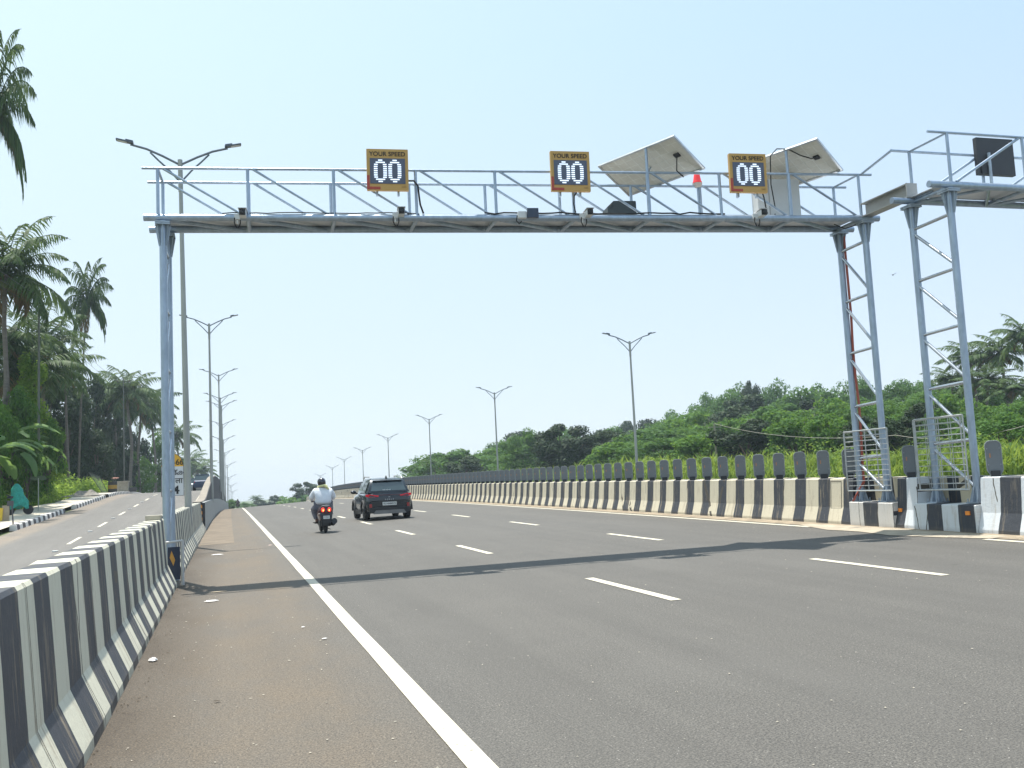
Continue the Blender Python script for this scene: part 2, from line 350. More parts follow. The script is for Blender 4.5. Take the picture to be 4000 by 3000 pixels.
def barrier(name, s_list, prof, mat, parent=None, mats2=None, bottom=None):
    """closed profile [(u,h),...] swept along the road; UV = (along, profile length)"""
    me = bpy.data.meshes.new(name); vs = []; n = len(prof); cum = [0.]
    for a, b in zip(prof, prof[1:] + prof[:1]): cum.append(cum[-1] + math.hypot(a[0]-b[0], a[1]-b[1]))
    rnd = random.Random(name)
    for s in s_list:
        j = rnd.uniform(-.004, .004)
        for u, h in prof: vs.append(road(s, u+j, h))
    fs = []; uvs = []
    for i in range(len(s_list)-1):
        for k in range(n):
            k2 = (k+1) % n; fs.append((i*n+k, i*n+k2, (i+1)*n+k2, (i+1)*n+k))
            a, b = s_list[i], s_list[i+1]; uvs += [(a, cum[k]), (a, cum[k+1]), (b, cum[k+1]), (b, cum[k])]
    for base, s in ((0, s_list[0]), ((len(s_list)-1)*n, s_list[-1])):
        f = tuple(base+k for k in range(n)); fs.append(f); uvs += [(s+(.02 if base == 0 else -.02), prof[k][1]) for k in range(n)]
    me.from_pydata(vs, [], fs); me.materials.append(mat); l = me.uv_layers.new(name='UVMap')
    for i, q in enumerate(uvs): l.data[i].uv = q
    bm = bmesh.new(); bm.from_mesh(me); bmesh.ops.recalc_face_normals(bm, faces=bm.faces); bm.to_mesh(me); bm.free()
    o = bpy.data.objects.new(name, me); COL.objects.link(o)
    if parent is not None: o.parent = parent
    return o
def text(name, body, size, mat, parent, loc, rot, depth=.004, align='CENTER', sx=1., space=1., bold=0.):
    cu = bpy.data.curves.new(name, 'FONT'); cu.body = body; cu.size = size; cu.extrude = depth; cu.align_x = align; cu.align_y = 'CENTER'; cu.space_character = space; cu.offset = bold
    t = bpy.data.objects.new(name+'_tmp', cu); COL.objects.link(t); dg = bpy.context.evaluated_depsgraph_get(); dg.update()
    me = bpy.data.meshes.new_from_object(t.evaluated_get(dg)); bpy.data.objects.remove(t)
    me.materials.clear(); me.materials.append(mat)
    o = bpy.data.objects.new(name, me); COL.objects.link(o); o.parent = parent; o.location = loc; o.rotation_euler = rot; o.scale = (sx, 1, 1); return o
def skin(name, J, E, mat, parent, root, sub=2):
    """one continuous surface grown over joints J {name:(x,y,z,rx[,ry])}"""
    keys = list(J); me = bpy.data.meshes.new(name); me.from_pydata([J[k][:3] for k in keys], [(keys.index(a), keys.index(b)) for a, b in E], [])
    o = bpy.data.objects.new(name+'_tmp', me); COL.objects.link(o); m = o.modifiers.new('s', 'SKIN'); m.use_smooth_shade = True
    if not me.skin_vertices: bpy.context.view_layer.objects.active = o; bpy.ops.mesh.customdata_skin_add()
    for i, k in enumerate(keys):
        q = J[k]; me.skin_vertices[0].data[i].radius = (q[3], q[4] if len(q) > 4 else q[3]); me.skin_vertices[0].data[i].use_root = (k == root)
    ss = o.modifiers.new('b', 'SUBSURF'); ss.levels = sub; ss.render_levels = sub
    dg = bpy.context.evaluated_depsgraph_get(); dg.update()
    m2 = bpy.data.meshes.new_from_object(o.evaluated_get(dg)); bpy.data.objects.remove(o)
    m2.materials.clear(); m2.materials.append(mat); m2.name = name
    m2.polygons.foreach_set('use_smooth', [True]*len(m2.polygons))
    r = bpy.data.objects.new(name, m2); COL.objects.link(r); r.parent = parent; return r
ORD = ['first', 'second', 'third', 'fourth', 'fifth', 'sixth', 'seventh', 'eighth', 'ninth', 'tenth', 'eleventh', 'twelfth', 'thirteenth', 'fourteenth', 'fifteenth', 'sixteenth', 'seventeenth', 'eighteenth', 'nineteenth', 'twentieth']
# ------------------------------------------------------------------ common materials
GALV = pm('galvanised_steel', (.34, .41, .5), .38, .65, .16, 9, bump=.08, bscale=30, aniso=(1, 1, .35))
GALVD = pm('dull_galvanised_steel', (.34, .4, .47), .45, .45, .16, 6, dirt=((.22, .19, .15), 4, .62))
DECK = pm('painted_deck_sheet', (.6, .62, .65), .6, .1, .08, 1.5, dirt=((.42, .4, .37), 2, .66))
POLE = pm('weathered_lamp_pole', (.34, .35, .33), .5, .3, .15, 3, aniso=(1, 1, .2), dirt=((.2, .13, .08), 2.5, .62))
DARK = pm('dark_plastic', (.02, .022, .026), .5, 0, .2, 5)
BLACKR = pm('black_rubber', (.018, .018, .02), .8, 0, .3, 8)
CONC = pm('pale_concrete', (.36, .33, .27), .9, 0, .2, 2.4, bump=.4, bscale=12, dirt=((.2, .17, .13), 1.6, .58))
CONCD = pm('grey_concrete', (.075, .075, .08), .9, 0, .25, 1.6, bump=.4, bscale=9, dirt=((.13, .12, .11), 1.1, .55))
WPAINT = pm('white_road_paint', (.54, .5, .4), .65, 0, .06, 7, bump=.3, bscale=60, dirt=((.16, .15, .135), 11, .57))
# ------------------------------------------------------------------ the setting
def rng(a, b, st): 
    n = max(1, round((b-a)/st)); return [a+(b-a)*i/n for i in range(n+1)]
SL = rng(-14, 40, 1.) + rng(40, 150, 2.5)[1:] + rng(150, 420, 6)[1:]
ASPH = asphalt('road_asphalt', (.086, .081, .0735), None, None)
ASPHM = asphalt('shoulder_asphalt', (.086, .081, .0735), None, [(.75, 1.45, (.128, .099, .068), 1.15), (-.85, -.05, (.056, .043, .03), 2.0)])  # second band: dirt and painted shade at the barrier foot in one dark brown
road_o = tag(strip('main_road', SL, [1.24, 4, 8, 12.5], [0]*4, ASPH), kind='structure')
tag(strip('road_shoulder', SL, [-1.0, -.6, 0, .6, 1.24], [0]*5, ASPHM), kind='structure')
MED = pm('median_soil', (.23, .19, .13), .95, 0, .3, 1.5, bump=.5, bscale=10)
tag(strip('gutter_strip', rng(-10, 13, 1)+rng(13, 150, 1.5)[1:], [12.1, 12.28, 12.58], [.005, .012, .03], pm('dusty_verge', (.26, .21, .15), .95, 0, .3, 3, bump=.6, bscale=20)), kind='structure')
tag(strip('median', SL[:90], [12.5, 12.9, 13.6], [-.03]*3, MED), kind='structure')
tag(strip('opposite_carriageway', SL, [13.5, 18, 22, 25.6], [-.02]*4, asphalt('far_asphalt', (.11, .11, .108), None, None, False)), kind='structure')
def marking(name, s0, s1, u, wdt, h=.006, mat=WPAINT):
    rn = random.Random(s0+u); S = rng(s0, s1, .5 if s1-s0 < 4 else 1.2)
    me = MB(); vs = []
    for s in S:
        j = rn.uniform(-.004, .004); vs += [road(s, u-wdt/2+j, h), road(s, u+wdt/2+j, h)]
    me.add(vs, [(2*i, 2*i+1, 2*i+3, 2*i+2) for i in range(len(S)-1)]); return me.build(name, mat, road_o)
marking('edge_line', -4, 60, 1.306, .155)
marking('edge_line', 60, 170, 1.306, .155)
marking('edge_line', 18.3, 170, 11.889, .15); marking('edge_line', -5, 13.3, 11.889, .15)
for k in range(-2, 17):
    marking('lane_dash', 10.45+8.28*k, 10.45+8.28*k+2.85, 4.95, .135)
    marking('lane_dash', 10.15+8.18*k, 10.15+8.18*k+2.85, 8.43, .135)
# concrete repair patch and tyre marks
ptc = tag(strip('shoulder_patch', rng(30.5, 140, 1.5), [-.86, -.4, .0, .18], [.004]*4, pm('patched_concrete', (.16, .128, .094), .95, 0, .22, 1.3, bump=.5, bscale=14, dirt=((.12, .1, .08), 1.0, .6))), kind='structure')
ap = MB(); pts = [(19.0, 12.08), (18.2, 11.85), (17.3, 11.62), (16.4, 11.7), (15.2, 11.5), (14.1, 11.72), (13.3, 12.0)]
top = [road(s, u, .009) for s, u in pts]; bot = [road(s, 12.52, .02) for s, u in pts]
ap.add(top+bot, [(i, i+1, len(pts)+i+1, len(pts)+i) for i in range(len(pts)-1)])
tag(ap.build('concrete_apron', pm('crumbled_concrete', (.36, .31, .24), .95, 0, .2, 3, bump=.9, bscale=14, dirt=((.16, .14, .12), 2.2, .56))), kind='structure')
# service road, dusty edge, paved footpath
def sstrip(name, S, xs, mat, h=0., hs=None):
    me = bpy.data.meshes.new(name); vs = []; uv = []
    for s in S:
        for i, x in enumerate(xs):
            vs.append((xmain(s)*sm(90, 200, s)+x, s, zserv(s)+h+(hs[i] if hs else 0))); uv.append((x, s))
    n = len(xs); me.from_pydata(vs, [], [(i*n+k, i*n+k+1, (i+1)*n+k+1, (i+1)*n+k) for i in range(len(S)-1) for k in range(n-1)])
    me.materials.append(mat); l = me.uv_layers.new(name='UVMap')
    for p in me.polygons:
        for li in p.loop_indices: l.data[li].uv = uv[me.loops[li].vertex_index]
    o = bpy.data.objects.new(name, me); COL.objects.link(o); return o
SS = rng(-14, 180, 2)+rng(180, 420, 8)[1:]
serv = tag(sstrip('service_road', SS, [-8.45, -5, -1.35], asphalt('service_asphalt', (.125, .119, .112), None, [(-7.6, -7.2, (.25, .195, .14), .8)])), kind='structure')
for x, wd in ((-1.85, .13),):
    m = MB(); S = rng(0, 120, 2); m.add([v for s in S for v in ((x-wd/2, s, zserv(s)+.006), (x+wd/2, s, zserv(s)+.006))], [(2*i, 2*i+1, 2*i+3, 2*i+2) for i in range(len(S)-1)]); m.build('edge_line', WPAINT, serv)
for k in range(-3, 9):
    s0 = 28.03+8.135*k; m = MB(); S = rng(s0, s0+2.91, .6); m.add([v for s in S for v in ((-5.2-.065, s, zserv(s)+.006), (-5.2+.065, s, zserv(s)+.006))], [(2*i, 2*i+1, 2*i+3, 2*i+2) for i in range(len(S)-1)]); m.build('lane_dash', WPAINT, serv)
    m = MB(); s1 = s0-2.6; m.box((-5.2, s1, zserv(s1)+.02), (.16, .2, .035)); m.build('road_stud', pm('road_stud', (.75, .75, .72), .4), serv, bevel=.01)
PAVE = pm('paved_footpath', (.5, .45, .36), .9, 0, .16, 1.6, bump=.5, bscale=8, dirt=((.27, .22, .15), .9, .6))
def footx(s): return -10.9 + .5*math.sin(s*.2)
fp = MB(); S = rng(25, 130, 2.5); sec = []
for s in S: sec.append([(-8.72, s, zserv(s)+.17), (-9.6, s, zserv(s)+.19), (footx(s), s, zserv(s)+.2+.03*math.sin(s)), (footx(s)-.3, s, zserv(s)-.2)])
fp.sweep(sec, closed=False, cap=False); tag(fp.build('footpath', PAVE), kind='structure')
KERB = stripemat('kerb_paint', (.72, .7, .66), (.035, .035, .042), 1.2, .1, .5, .6, False)
def kerb(s0, s1, label):
    m = MB(); me = bpy.data.meshes.new('kerb'); S = rng(s0, s1, .31); pr = [(-8.42, -.02), (-8.45, .19), (-8.48, .23), (-8.7, .23), (-8.72, -.02)]; vs = []; fs = []; uvs = []; n = len(pr)
    for s in S: vs += [(x, s, zserv(s)+h) for x, h in pr]
    for i in range(len(S)-1):
        for k in range(n):
            k2 = (k+1) % n; fs.append((i*n+k, i*n+k2, (i+1)*n+k2, (i+1)*n+k)); uvs += [(S[i], .3), (S[i], .5), (S[i+1], .5), (S[i+1], .3)]
    fs += [tuple(range(n)), tuple((len(S)-1)*n+k for k in range(n))]; uvs += [(S[0], .4)]*n + [(S[-1], .4)]*n
    me.from_pydata(vs, [], fs); me.materials.append(KERB); l = me.uv_layers.new(name='UVMap')
    for i, q in enumerate(uvs): l.data[i].uv = q
    o = bpy.data.objects.new('kerb', me); COL.objects.link(o); tag(o, label, 'kerb', 'black and white kerbs of the left footpath')
kerb(45, 57.7, 'black and white painted kerb, nearest length on the left footpath edge')
kerb(61.8, 76, 'black and white painted kerb, middle length beside the grey rubble heap')
kerb(78, 112, 'black and white painted kerb, farthest length below the yellow and black drum')
# ground sheet
def axis(pts):
    out = []
    for (a, b, st) in pts: out += rng(a, b, st)[(1 if out else 0):]
    return out
XS = axis([(-900, -300, 100), (-300, -60, 20), (-60, -12, 2.5), (-12, -1.3, 1.2)]) + [-1.12] + axis([(-1.08, 14, 1.5), (14, 60, 2.5), (60, 180, 6), (160, 400, 25), (400, 900, 100)])
YS = axis([(-300, -20, 30), (-20, 180, 2.5), (180, 300, 8), (300, 700, 40), (700, 1400, 175)])
V = []
for y in YS:
    for x in XS:
        xx = x + (xmain(max(0, y)) if -60 < x < 60 else 0); V.append((xx, y, zground(xx, y)-.02))
nx = len(XS); gf = [(j*nx+i, j*nx+i+1, (j+1)*nx+i+1, (j+1)*nx+i) for j in range(len(YS)-1) for i in range(nx-1)]
me = bpy.data.meshes.new('ground'); me.from_pydata(V, [], gf); me.polygons.foreach_set('use_smooth', [True]*len(gf))
me.materials.append(pm('soil_and_grass', (.11, .1, .045), .95, 0, .3, .35, bump=.5, bscale=3, col2=(.07, .12, .03)))
g = bpy.data.objects.new('ground', me); COL.objects.link(g); tag(g, kind='structure')
# ------------------------------------------------------------------ crash barriers
BL = (.04, .045, .056)
LST = stripemat('left_barrier_paint', (.62, .6, .48), BL, .915, 5.61, .47, .8)
LB = [(-.84, -.05), (-.85, .07), (-.988, .38), (-1.045, 1.14), (-1.06, 1.165), (-1.3, 1.165), (-1.33, 1.12), (-1.4, -.1), (-1.5, -1.6), (-.9, -1.6)]
o = barrier('crash_barrier', rng(-6, 17.8, .5), LB, LST); tag(o, 'long black and white striped barrier filling the lower left corner, before the gantry leg', 'crash barrier', 'striped concrete crash barriers')
o2 = barrier('crash_barrier', rng(20.1, 41.6, .6), LB, LST); tag(o2, 'black and white striped barrier under the tall lamp post, beyond the left gantry leg', 'crash barrier', 'striped concrete crash barriers')
# joints of the cast units
for (s, par) in ((5.8, o), (8.2, o), (11.2, o), (14.3, o), (23.5, o2), (27.5, o2), (32, o2)):
    j = MB(); pr = [(u+(.004 if i < 4 else 0), h+.004) for i, (u, h) in enumerate(LB[:6])]
    j.sweep([[road(s, u, h) for u, h in pr], [road(s+.012, u, h) for u, h in pr]], closed=False, cap=False); j.build('joint', pm('joint_gap', (.05, .045, .04), .95), par)
b = MB(); p = road(17.2, -1.17, 1.205); b.box(p, (.24, .34, .08)); tag(b.build('coping_block', CONC, bevel=.01), 'small loose concrete slab on top of the striped barrier beside the left gantry leg', 'concrete block')
# grime and shade along the left barrier toe are coloured into the shoulder asphalt
# retaining wall with parapet, beyond
wall = empty('retaining_wall', road(42.3, -1.1), 0, 'dark grey wall rising in a hump behind the left barrier, carrying the lamp posts', 'wall')
def wl(name, S, f, mat):
    m = MB(); sec = []
    for s in S: sec.append([Vector(q) - Vector(wall.location) for q in f(s)])
    m.sweep(sec); return m.build(name, mat, wall, smooth=30)
def P3(s, u, z): q = road(s, u); return (q.x, q.y, z)
WS = rng(42.4, 180, 2.4)
wl('friction_slab', [42.3]+rng(43.2, 180, 2.6), lambda s: [P3(s, -.88, road(s, 0).z-.1), P3(s, -.93, road(s, 0).z+1.12), P3(s, -1.0, road(s, 0).z+1.14), P3(s, -1.0, road(s, 0).z-.1)], pm('worn_white_concrete', (.3, .31, .3), .85, 0, .14, .9, bump=.4, bscale=10, aniso=(1, 1, .2), dirt=((.14, .14, .13), .9, .56)))
wl('parapet', WS, lambda s: [P3(s, -1.0, zmain(s)-.3), P3(s, -1.0, interp(s, PAR)-.02), P3(s, -1.04, interp(s, PAR)), P3(s, -1.38, interp(s, PAR)), P3(s, -1.44, zserv(s)-.2)], CONCD)
wl('coping', WS, lambda s: [P3(s, -1.03, interp(s, PAR)+.002), P3(s, -1.03, interp(s, PAR)+.012), P3(s, -1.38, interp(s, PAR)+.012), P3(s, -1.38, interp(s, PAR)+.002)], pm('dusty_coping', (.25, .22, .185), .95, 0, .2, 2))
m = MB(); 
for a, b_, z0, z1 in ((-.89, -1.2, .0, 1.14),): m.add([road(42.28, a, z0)-wall.location, road(42.28, b_, z0-.4)-wall.location, road(42.28, b_, z1)-wall.location, road(42.28, a, z1)-wall.location], [(0, 1, 2, 3)])
m.build('end_face', pm('sooty_concrete', (.035, .035, .042), .9, 0, .3, 4), wall)
m = MB()
for k in range(3):
    z = .42+k*.25; m.add([road(42.25, -1.0, z)-wall.location, road(42.25, -1.12, z+.08)-wall.location, road(42.25, -1.12, z+.2)-wall.location, road(42.25, -1.0, z+.12)-wall.location], [(0, 1, 2, 3)])
m.build('hazard_mark', pm('hazard_orange', (.62, .26, .03), .6), wall)
# right barrier
RST = stripemat('right_barrier_paint', (.62, .56, .43), BL, .92, 18.06, .52, .85)
RSF = stripemat('fresh_barrier_paint', (.66, .69, .72), BL, .93, 13.66, .5, .5)
RB = [(12.485, -.05), (12.49, .08), (12.575, .37), (12.625, .965), (12.645, .98), (12.86, .98), (12.9, .9), (12.95, -.1)]
OB = [(13.45, -.05), (13.12, .0), (13.11, .12), (13.03, .38), (13.0, .98), (13.2, .98), (13.3, .3)]
rb1 = barrier('crash_barrier', rng(17.72, 180, .92), RB, RST); tag(rb1, 'long cream and black striped median barrier curving away behind the car', 'crash barrier', 'striped concrete crash barriers')
rb2 = barrier('crash_barrier', rng(15.72, 16.3, .29), RB, stripemat('middle_barrier_paint', (.66, .69, .72), BL, .6, 15.74, .5, .3)); tag(rb2, 'short fresh painted barrier piece between the two gantry legs, one black and one white band', 'crash barrier', 'striped concrete crash barriers')
rb3 = barrier('crash_barrier', rng(-6, 14.1, .5), RB, RSF); tag(rb3, 'fresh white and black barrier at the right edge of the photo', 'crash barrier', 'striped concrete crash barriers')
ob = barrier('crash_barrier', rng(10, 60, .9), OB, stripemat('back_barrier_paint', (.7, .62, .45), BL, .62, 12.9, .5, .5)); tag(ob, 'rear barrier with narrow cream and dark stripes seen behind the gantry leg bases', 'crash barrier', 'striped concrete crash barriers')
PL1 = stripemat('plinth_paint', (.62, .6, .57), BL, .93, 16.32, .5, .7)
PL2 = stripemat('plinth_paint_fresh', (.64, .67, .69), BL, .8, 14.55, .5, .5)
PLP = [(12.47, -.05), (12.475, .49), (12.49, .5), (12.97, .5), (12.97, -.05)]
p1 = barrier('plinth', rng(16.305, 17.715, .2), PLP, PL1); tag(p1, 'low striped concrete plinth under the leg with the red cable', 'plinth', 'concrete plinths of the gantry legs')
p2 = barrier('plinth', rng(14.105, 15.715, .2), PLP, PL2); tag(p2, 'low striped concrete plinth under the rightmost gantry leg', 'plinth', 'concrete plinths of the gantry legs')
REF = pm('orange_reflector', (.8, .26, .03), .35)
for s, par in ((16.22, rb2), (14.3, p2)):
    m = MB(); q = road(s, 12.46 if par is p2 else 12.565, .36 if par is rb2 else .36); m.box(q, (.02, .1, .07)); m.build('reflector', REF, par)
m = MB()
for a, b_, c, d in ((18.12, 18.135, .34, .93), (18.5, 18.515, .34, .93), (18.12, 18.515, .34, .355), (18.12, 18.515, .915, .93)):
    uu = lambda h: 12.575+(h-.37)/.595*.05-.006
    m.add([road(a, uu(c), c), road(b_, uu(c), c), road(b_, uu(d), d), road(a, uu(d), d)], [(0, 1, 2, 3)])
m.build('sealed_hatch', pm('joint_gap', (.05, .045, .04)), rb1)
# ------------------------------------------------------------------ anti-glare vanes
VG = pm('grey_vane_plastic', (.15, .166, .18), .5, 0, .12, 3)
def make_vane():
    r = empty('anti_glare_vane'); m = MB(); w_, h = .126, .61; poly = []
    for cx, cz, a0 in ((w_-.08, h-.08, 0), (-w_+.08, h-.08, 90)):
        for k in range(5): a = math.radians(a0+k*22.5); poly.append((cx+.08*math.cos(a), cz+.08*math.sin(a)))
    poly += [(-w_, .1), (-w_+.05, .015), (w_-.05, .015), (w_, .1)]
    m.prism(poly, -.012, .012, 'y')
    for x in (-.1, .1):
        for z in (.2, .48): m.lathe([(.001, 0), (.012, .002), (.012, .008), (.001, .012)], 8, Matrix.Translation((x, -.012, z)) @ Matrix.Rotation(math.radians(90), 4, 'X'), mi=1)
    m.build('vane_panel', [VG, pm('bolt_steel', (.26, .28, .3), .45, .5)], r)
    m = MB(); rim = [(x*1.0, -.016, z) for x, z in poly]; m.tube(rim+[rim[0]], .009, 5, False); m.build('rim', pm('pale_grey_vane_rim', (.22, .24, .26), .5), r)
    m = MB(); m.box((0, 0, -.01), (.2, .1, .02)); m.box((0, -.03, .045), (.15, .02, .1)); m.box((0, .03, .045), (.15, .02, .1))
    m.build('bracket', DARK, r)
    m = MB(); m.box((-.06, -.018, .36), (.022, .006, .075)); m.build('sticker', pm('orange_sticker', (.4, .19, .09), .5), r)
    return r
vane0 = make_vane(); used = False
vs = [13.91, 16.08] + [18.05+.919*k for k in range(0, 150)]
VG1 = 'grey anti-glare vanes along the top of the right barrier'
rv = random.Random(4)
for i, s in enumerate(vs):
    v = vane0 if not used else copy_tree(vane0); used = True
    p = road(s, 12.78, .985); v.location = p; v.rotation_euler = (rv.uniform(-.02, .02), rv.uniform(-.015, .015), math.radians(-32)+rv.uniform(-.06, .06))
    if i == 0: l = 'rounded grey anti-glare vane right of the rightmost gantry leg'
    elif i == 1: l = 'rounded grey anti-glare vane standing between the two gantry legs'
    elif i == 2: l = 'grey anti-glare vane partly behind the mesh guard of the leg with the red cable'
    elif i < 22: l = 'grey anti-glare vane, %s to the left of the red-cable gantry leg' % ORD[i-3]
    elif i < 60: l = 'grey anti-glare vane in the close packed row beyond the first right lamp post'
    else: l = 'tiny far grey anti-glare vane merging into a solid band near the car'
    tag(v, l, 'anti-glare vane', VG1)
# ------------------------------------------------------------------ speed gantry
L1, RG1 = Vector((-1.04, 18.363, 0)), Vector((12.70, 16.749, 0)); L2, RG2 = Vector((-1.0, 19.2, 0)), Vector((12.70, 17.612, 0))
def gp(a, t, z):
    A, B = (L1, RG1) if a == 0 else (L2, RG2); q = A.lerp(B, t); q.z = z(t) if callable(z) else z; return q
zc = lambda t: 6.71 - .04*t
gan = empty('speed_gantry', L1, 0, 'grey tubular steel gantry spanning the road with three speed displays', 'gantry')
G0 = Vector(gan.location)
def sub(*P): return [Vector(p)-G0 for p in P]
def part(name, pts, r, mat=GALV, parent=None, n=12):
    m = MB(); m.tube(sub(*pts), r, n); return m.build(name, mat, parent or gan, smooth=True)
for a in (0, 1):
    part('bottom_chord', [gp(a, -.024, zc), gp(a, 1.024, zc)], .065)
    part('top_rail', [gp(a, -.026, lambda t: zc(t)+.93), gp(a, 1.018, lambda t: zc(t)+.93)], .026)
TF = [-.006, .1095, .223, .3345, .4455, .557, .6675, .777, .8855, .9965]
for a in (0, 1):
    for i, t in enumerate(TF):
        part('rail_post', [gp(a, t, lambda t: zc(t)+.05), gp(a, t, lambda t: zc(t)+.92)], .03)
        if i < 9: part('rail_diagonal', [gp(a, t+.006, lambda t: zc(t)+.93), gp(a, TF[i+1]-.008, lambda t: zc(t)+.06)], .024)
for i, t in enumerate(TF):
    part('deck_cross_tube', [gp(0, t, zc(t)-.02), gp(1, t, zc(t)-.02)], .042)
    if i < 9: part('deck_diagonal', [gp(0, t+.005, zc(t)-.03), gp(1, TF[i+1]-.005, zc(t)-.03)], .042)
m = MB(); a_, b_, c_, d_ = gp(0, -.0, zc(0)+.062), gp(0, 1.0, zc(1)+.062), gp(1, 1.0, zc(1)+.062), gp(1, -.0, zc(0)+.062)
m.sweep([sub(a_, d_, d_+Vector((0, 0, .012)), a_+Vector((0, 0, .012))), sub(b_, c_, c_+Vector((0, 0, .012)), b_+Vector((0, 0, .012)))]); m.build('deck_sheet', DECK, gan)
for t in (-.006, .9967): part('end_rail', [gp(0, t, zc(t)+.93), gp(1, t, zc(t)+.93)], .024)
# legs
def leg(parent, O, q1, q2, zb, zt, horiz, brace_end, base_z, r=.066, col=None):
    def lt(name, pts, rr, n=12, mat=GALV):
        m = MB(); m.tube([Vector(p)-O for p in pts], rr, n); return m.build(name, mat, parent, smooth=True)
    for q in (q1, q2):
        lt('leg_column', [(q.x, q.y, zb), (q.x, q.y, zt-.04)], r, 16)
        m = MB(); m.box(Vector((q.x, q.y, zt-.085))-O, (.26, .3, .025)); m.box(Vector((q.x, q.y, zt-.118))-O, (.26, .3, .025))
        for k in range(8):
            th = k*math.pi/4; d = Vector((math.cos(th), math.sin(th), 0)); o_ = Vector((q.x, q.y, zt-.132))-O
            e = .012; n_ = Vector((-d.y, d.x, 0))*e/2
            P = [o_+d*.06, o_+d*.14, o_+d*.075-Vector((0, 0, .38)), o_+d*.06-Vector((0, 0, .38))]
            m.add([x+n_ for x in P]+[x-n_ for x in P], [(0, 1, 2, 3), (7, 6, 5, 4), (0, 4, 5, 1), (1, 5, 6, 2), (2, 6, 7, 3), (3, 7, 4, 0)])
        m.build('haunch', GALVD, parent)
        m = MB(); m.box(Vector((q.x, q.y, zb+.012))-O, (.3, .28, .024))
        for k in range(8):
            th = k*math.pi/4; d = Vector((math.cos(th), math.sin(th), 0)); o_ = Vector((q.x, q.y, zb+.024))-O; n_ = Vector((-d.y, d.x, 0))*.006
            P = [o_+d*.06, o_+d*.145, o_+d*.075+Vector((0, 0, .27)), o_+d*.06+Vector((0, 0, .27))]
            m.add([x+n_ for x in P]+[x-n_ for x in P], [(0, 1, 2, 3), (7, 6, 5, 4), (0, 4, 5, 1), (1, 5, 6, 2), (2, 6, 7, 3), (3, 7, 4, 0)])
            if k % 2: m.tube([o_+d*.17, o_+d*.17+Vector((0, 0, .06))], .011, 6)
        m.build('base_plate', GALVD, parent)
    SH = pm('sunlit_galvanised_brace', (.5, .53, .57), .24, .85, .1, 5)  # brace steel made lighter than the columns, sun glints put into its colour
    for i, z in enumerate(horiz):
        lt('leg_strut', [(q2.x, q2.y, z), (q1.x, q1.y, z+.03)], .032, 12, SH)
        z2 = horiz[i+1]+.1 if i+1 < len(horiz) else brace_end
        lt('leg_brace', [(q2.x, q2.y, z-.08), (q1.x, q1.y, z2)], .03, 12, SH)
leg(gan, G0, RG1, RG2, road(17, 12.7, .5).z, 6.68, [6.17, 5.07, 3.965, 2.84, 1.755], 1.05, 0)
leg(gan, G0, L1, L2, .1, 6.69, [6.15, 5.05, 3.95, 2.83, 1.75], .7, 0)
# red conduit and grey cable on the right leg
def run(name, pts, r, mat, label, cat, grp=None, parent=None):
    m = MB(); m.tube(pts, r, 7); o = m.build(name, mat, None, smooth=True); tag(o, label, cat, grp); return o
ca = RG2 + Vector((.06, -.08, 0))
m = MB(); m.tube(sub(*[(ca.x+.01*math.sin(z*3), ca.y-.015*math.cos(z*2.3), z) for z in [1.3, 1.8, 2.3, 2.9, 3.5, 4.1, 4.8, 5.5, 6.2, 6.5]]), .026, 8)
m.tube(sub((ca.x, ca.y, 1.32), (12.6, 17.58, 1.05), (12.52, 17.66, .87)), .018, 7); m.tube(sub((ca.x, ca.y, 1.28), (12.64, 17.6, 1.0), (12.56, 17.69, .86)), .014, 7)
m.build('cable_conduit', pm('red_conduit', (.36, .08, .05), .5), gan, smooth=True)
# ------------------------------------------------------------------ mesh guards round the legs
def guard(x, y0, y1, z0, z1, label, lean=.0):
    ya_, yb_ = y0, y1
    r = empty('mesh_guard', (x, (y0+y1)/2, z0), 0, label, 'mesh guard', 'steel mesh guards round the gantry legs'); O = Vector(r.location)
    GW = pm('guard_wire', (.42, .44, .44), .5, .5, .15, 8)
    for xo in (0, .27):
        m = MB(); X = x+xo; y0, y1 = ya_+xo*1.4, yb_+xo*1.4
        for a, b_ in (((X, y0, z0), (X, y1, z0)), ((X, y0, z1), (X, y1, z1)), ((X, y0, z0), (X, y0, z1)), ((X, y1, z0), (X, y1, z1))): m.tube([Vector(a)-O, Vector(b_)-O], .015, 6)
        m.build('guard_frame', GW, r)
        m = MB()
        for k in range(1, 12): z = z0+(z1-z0)*k/12; m.tube([Vector((X, y0, z))-O, Vector((X, y1, z))-O], .006, 5)
        for k in range(1, 4): y = y0+(y1-y0)*k/4; m.tube([Vector((X, y, z0))-O, Vector((X, y, z1))-O], .009 if k == 2 else .006, 5)
        m.build('guard_mesh', GW, r)
    m = MB()
    for y in (ya_, yb_):
        for z in (z0, z1): m.tube([Vector((x, y, z))-O, Vector((x+.27, y+.27*1.4, z))-O], .012, 6)
    m.build('guard_link', GW, r)
guard(12.5, 16.35, 17.75, 1.09, 2.32, 'steel mesh guard round the foot of the leg with the red cable')
guard(12.56, 14.33, 15.6, 1.09, 2.42, 'taller steel mesh guard round the foot of the rightmost gantry leg')
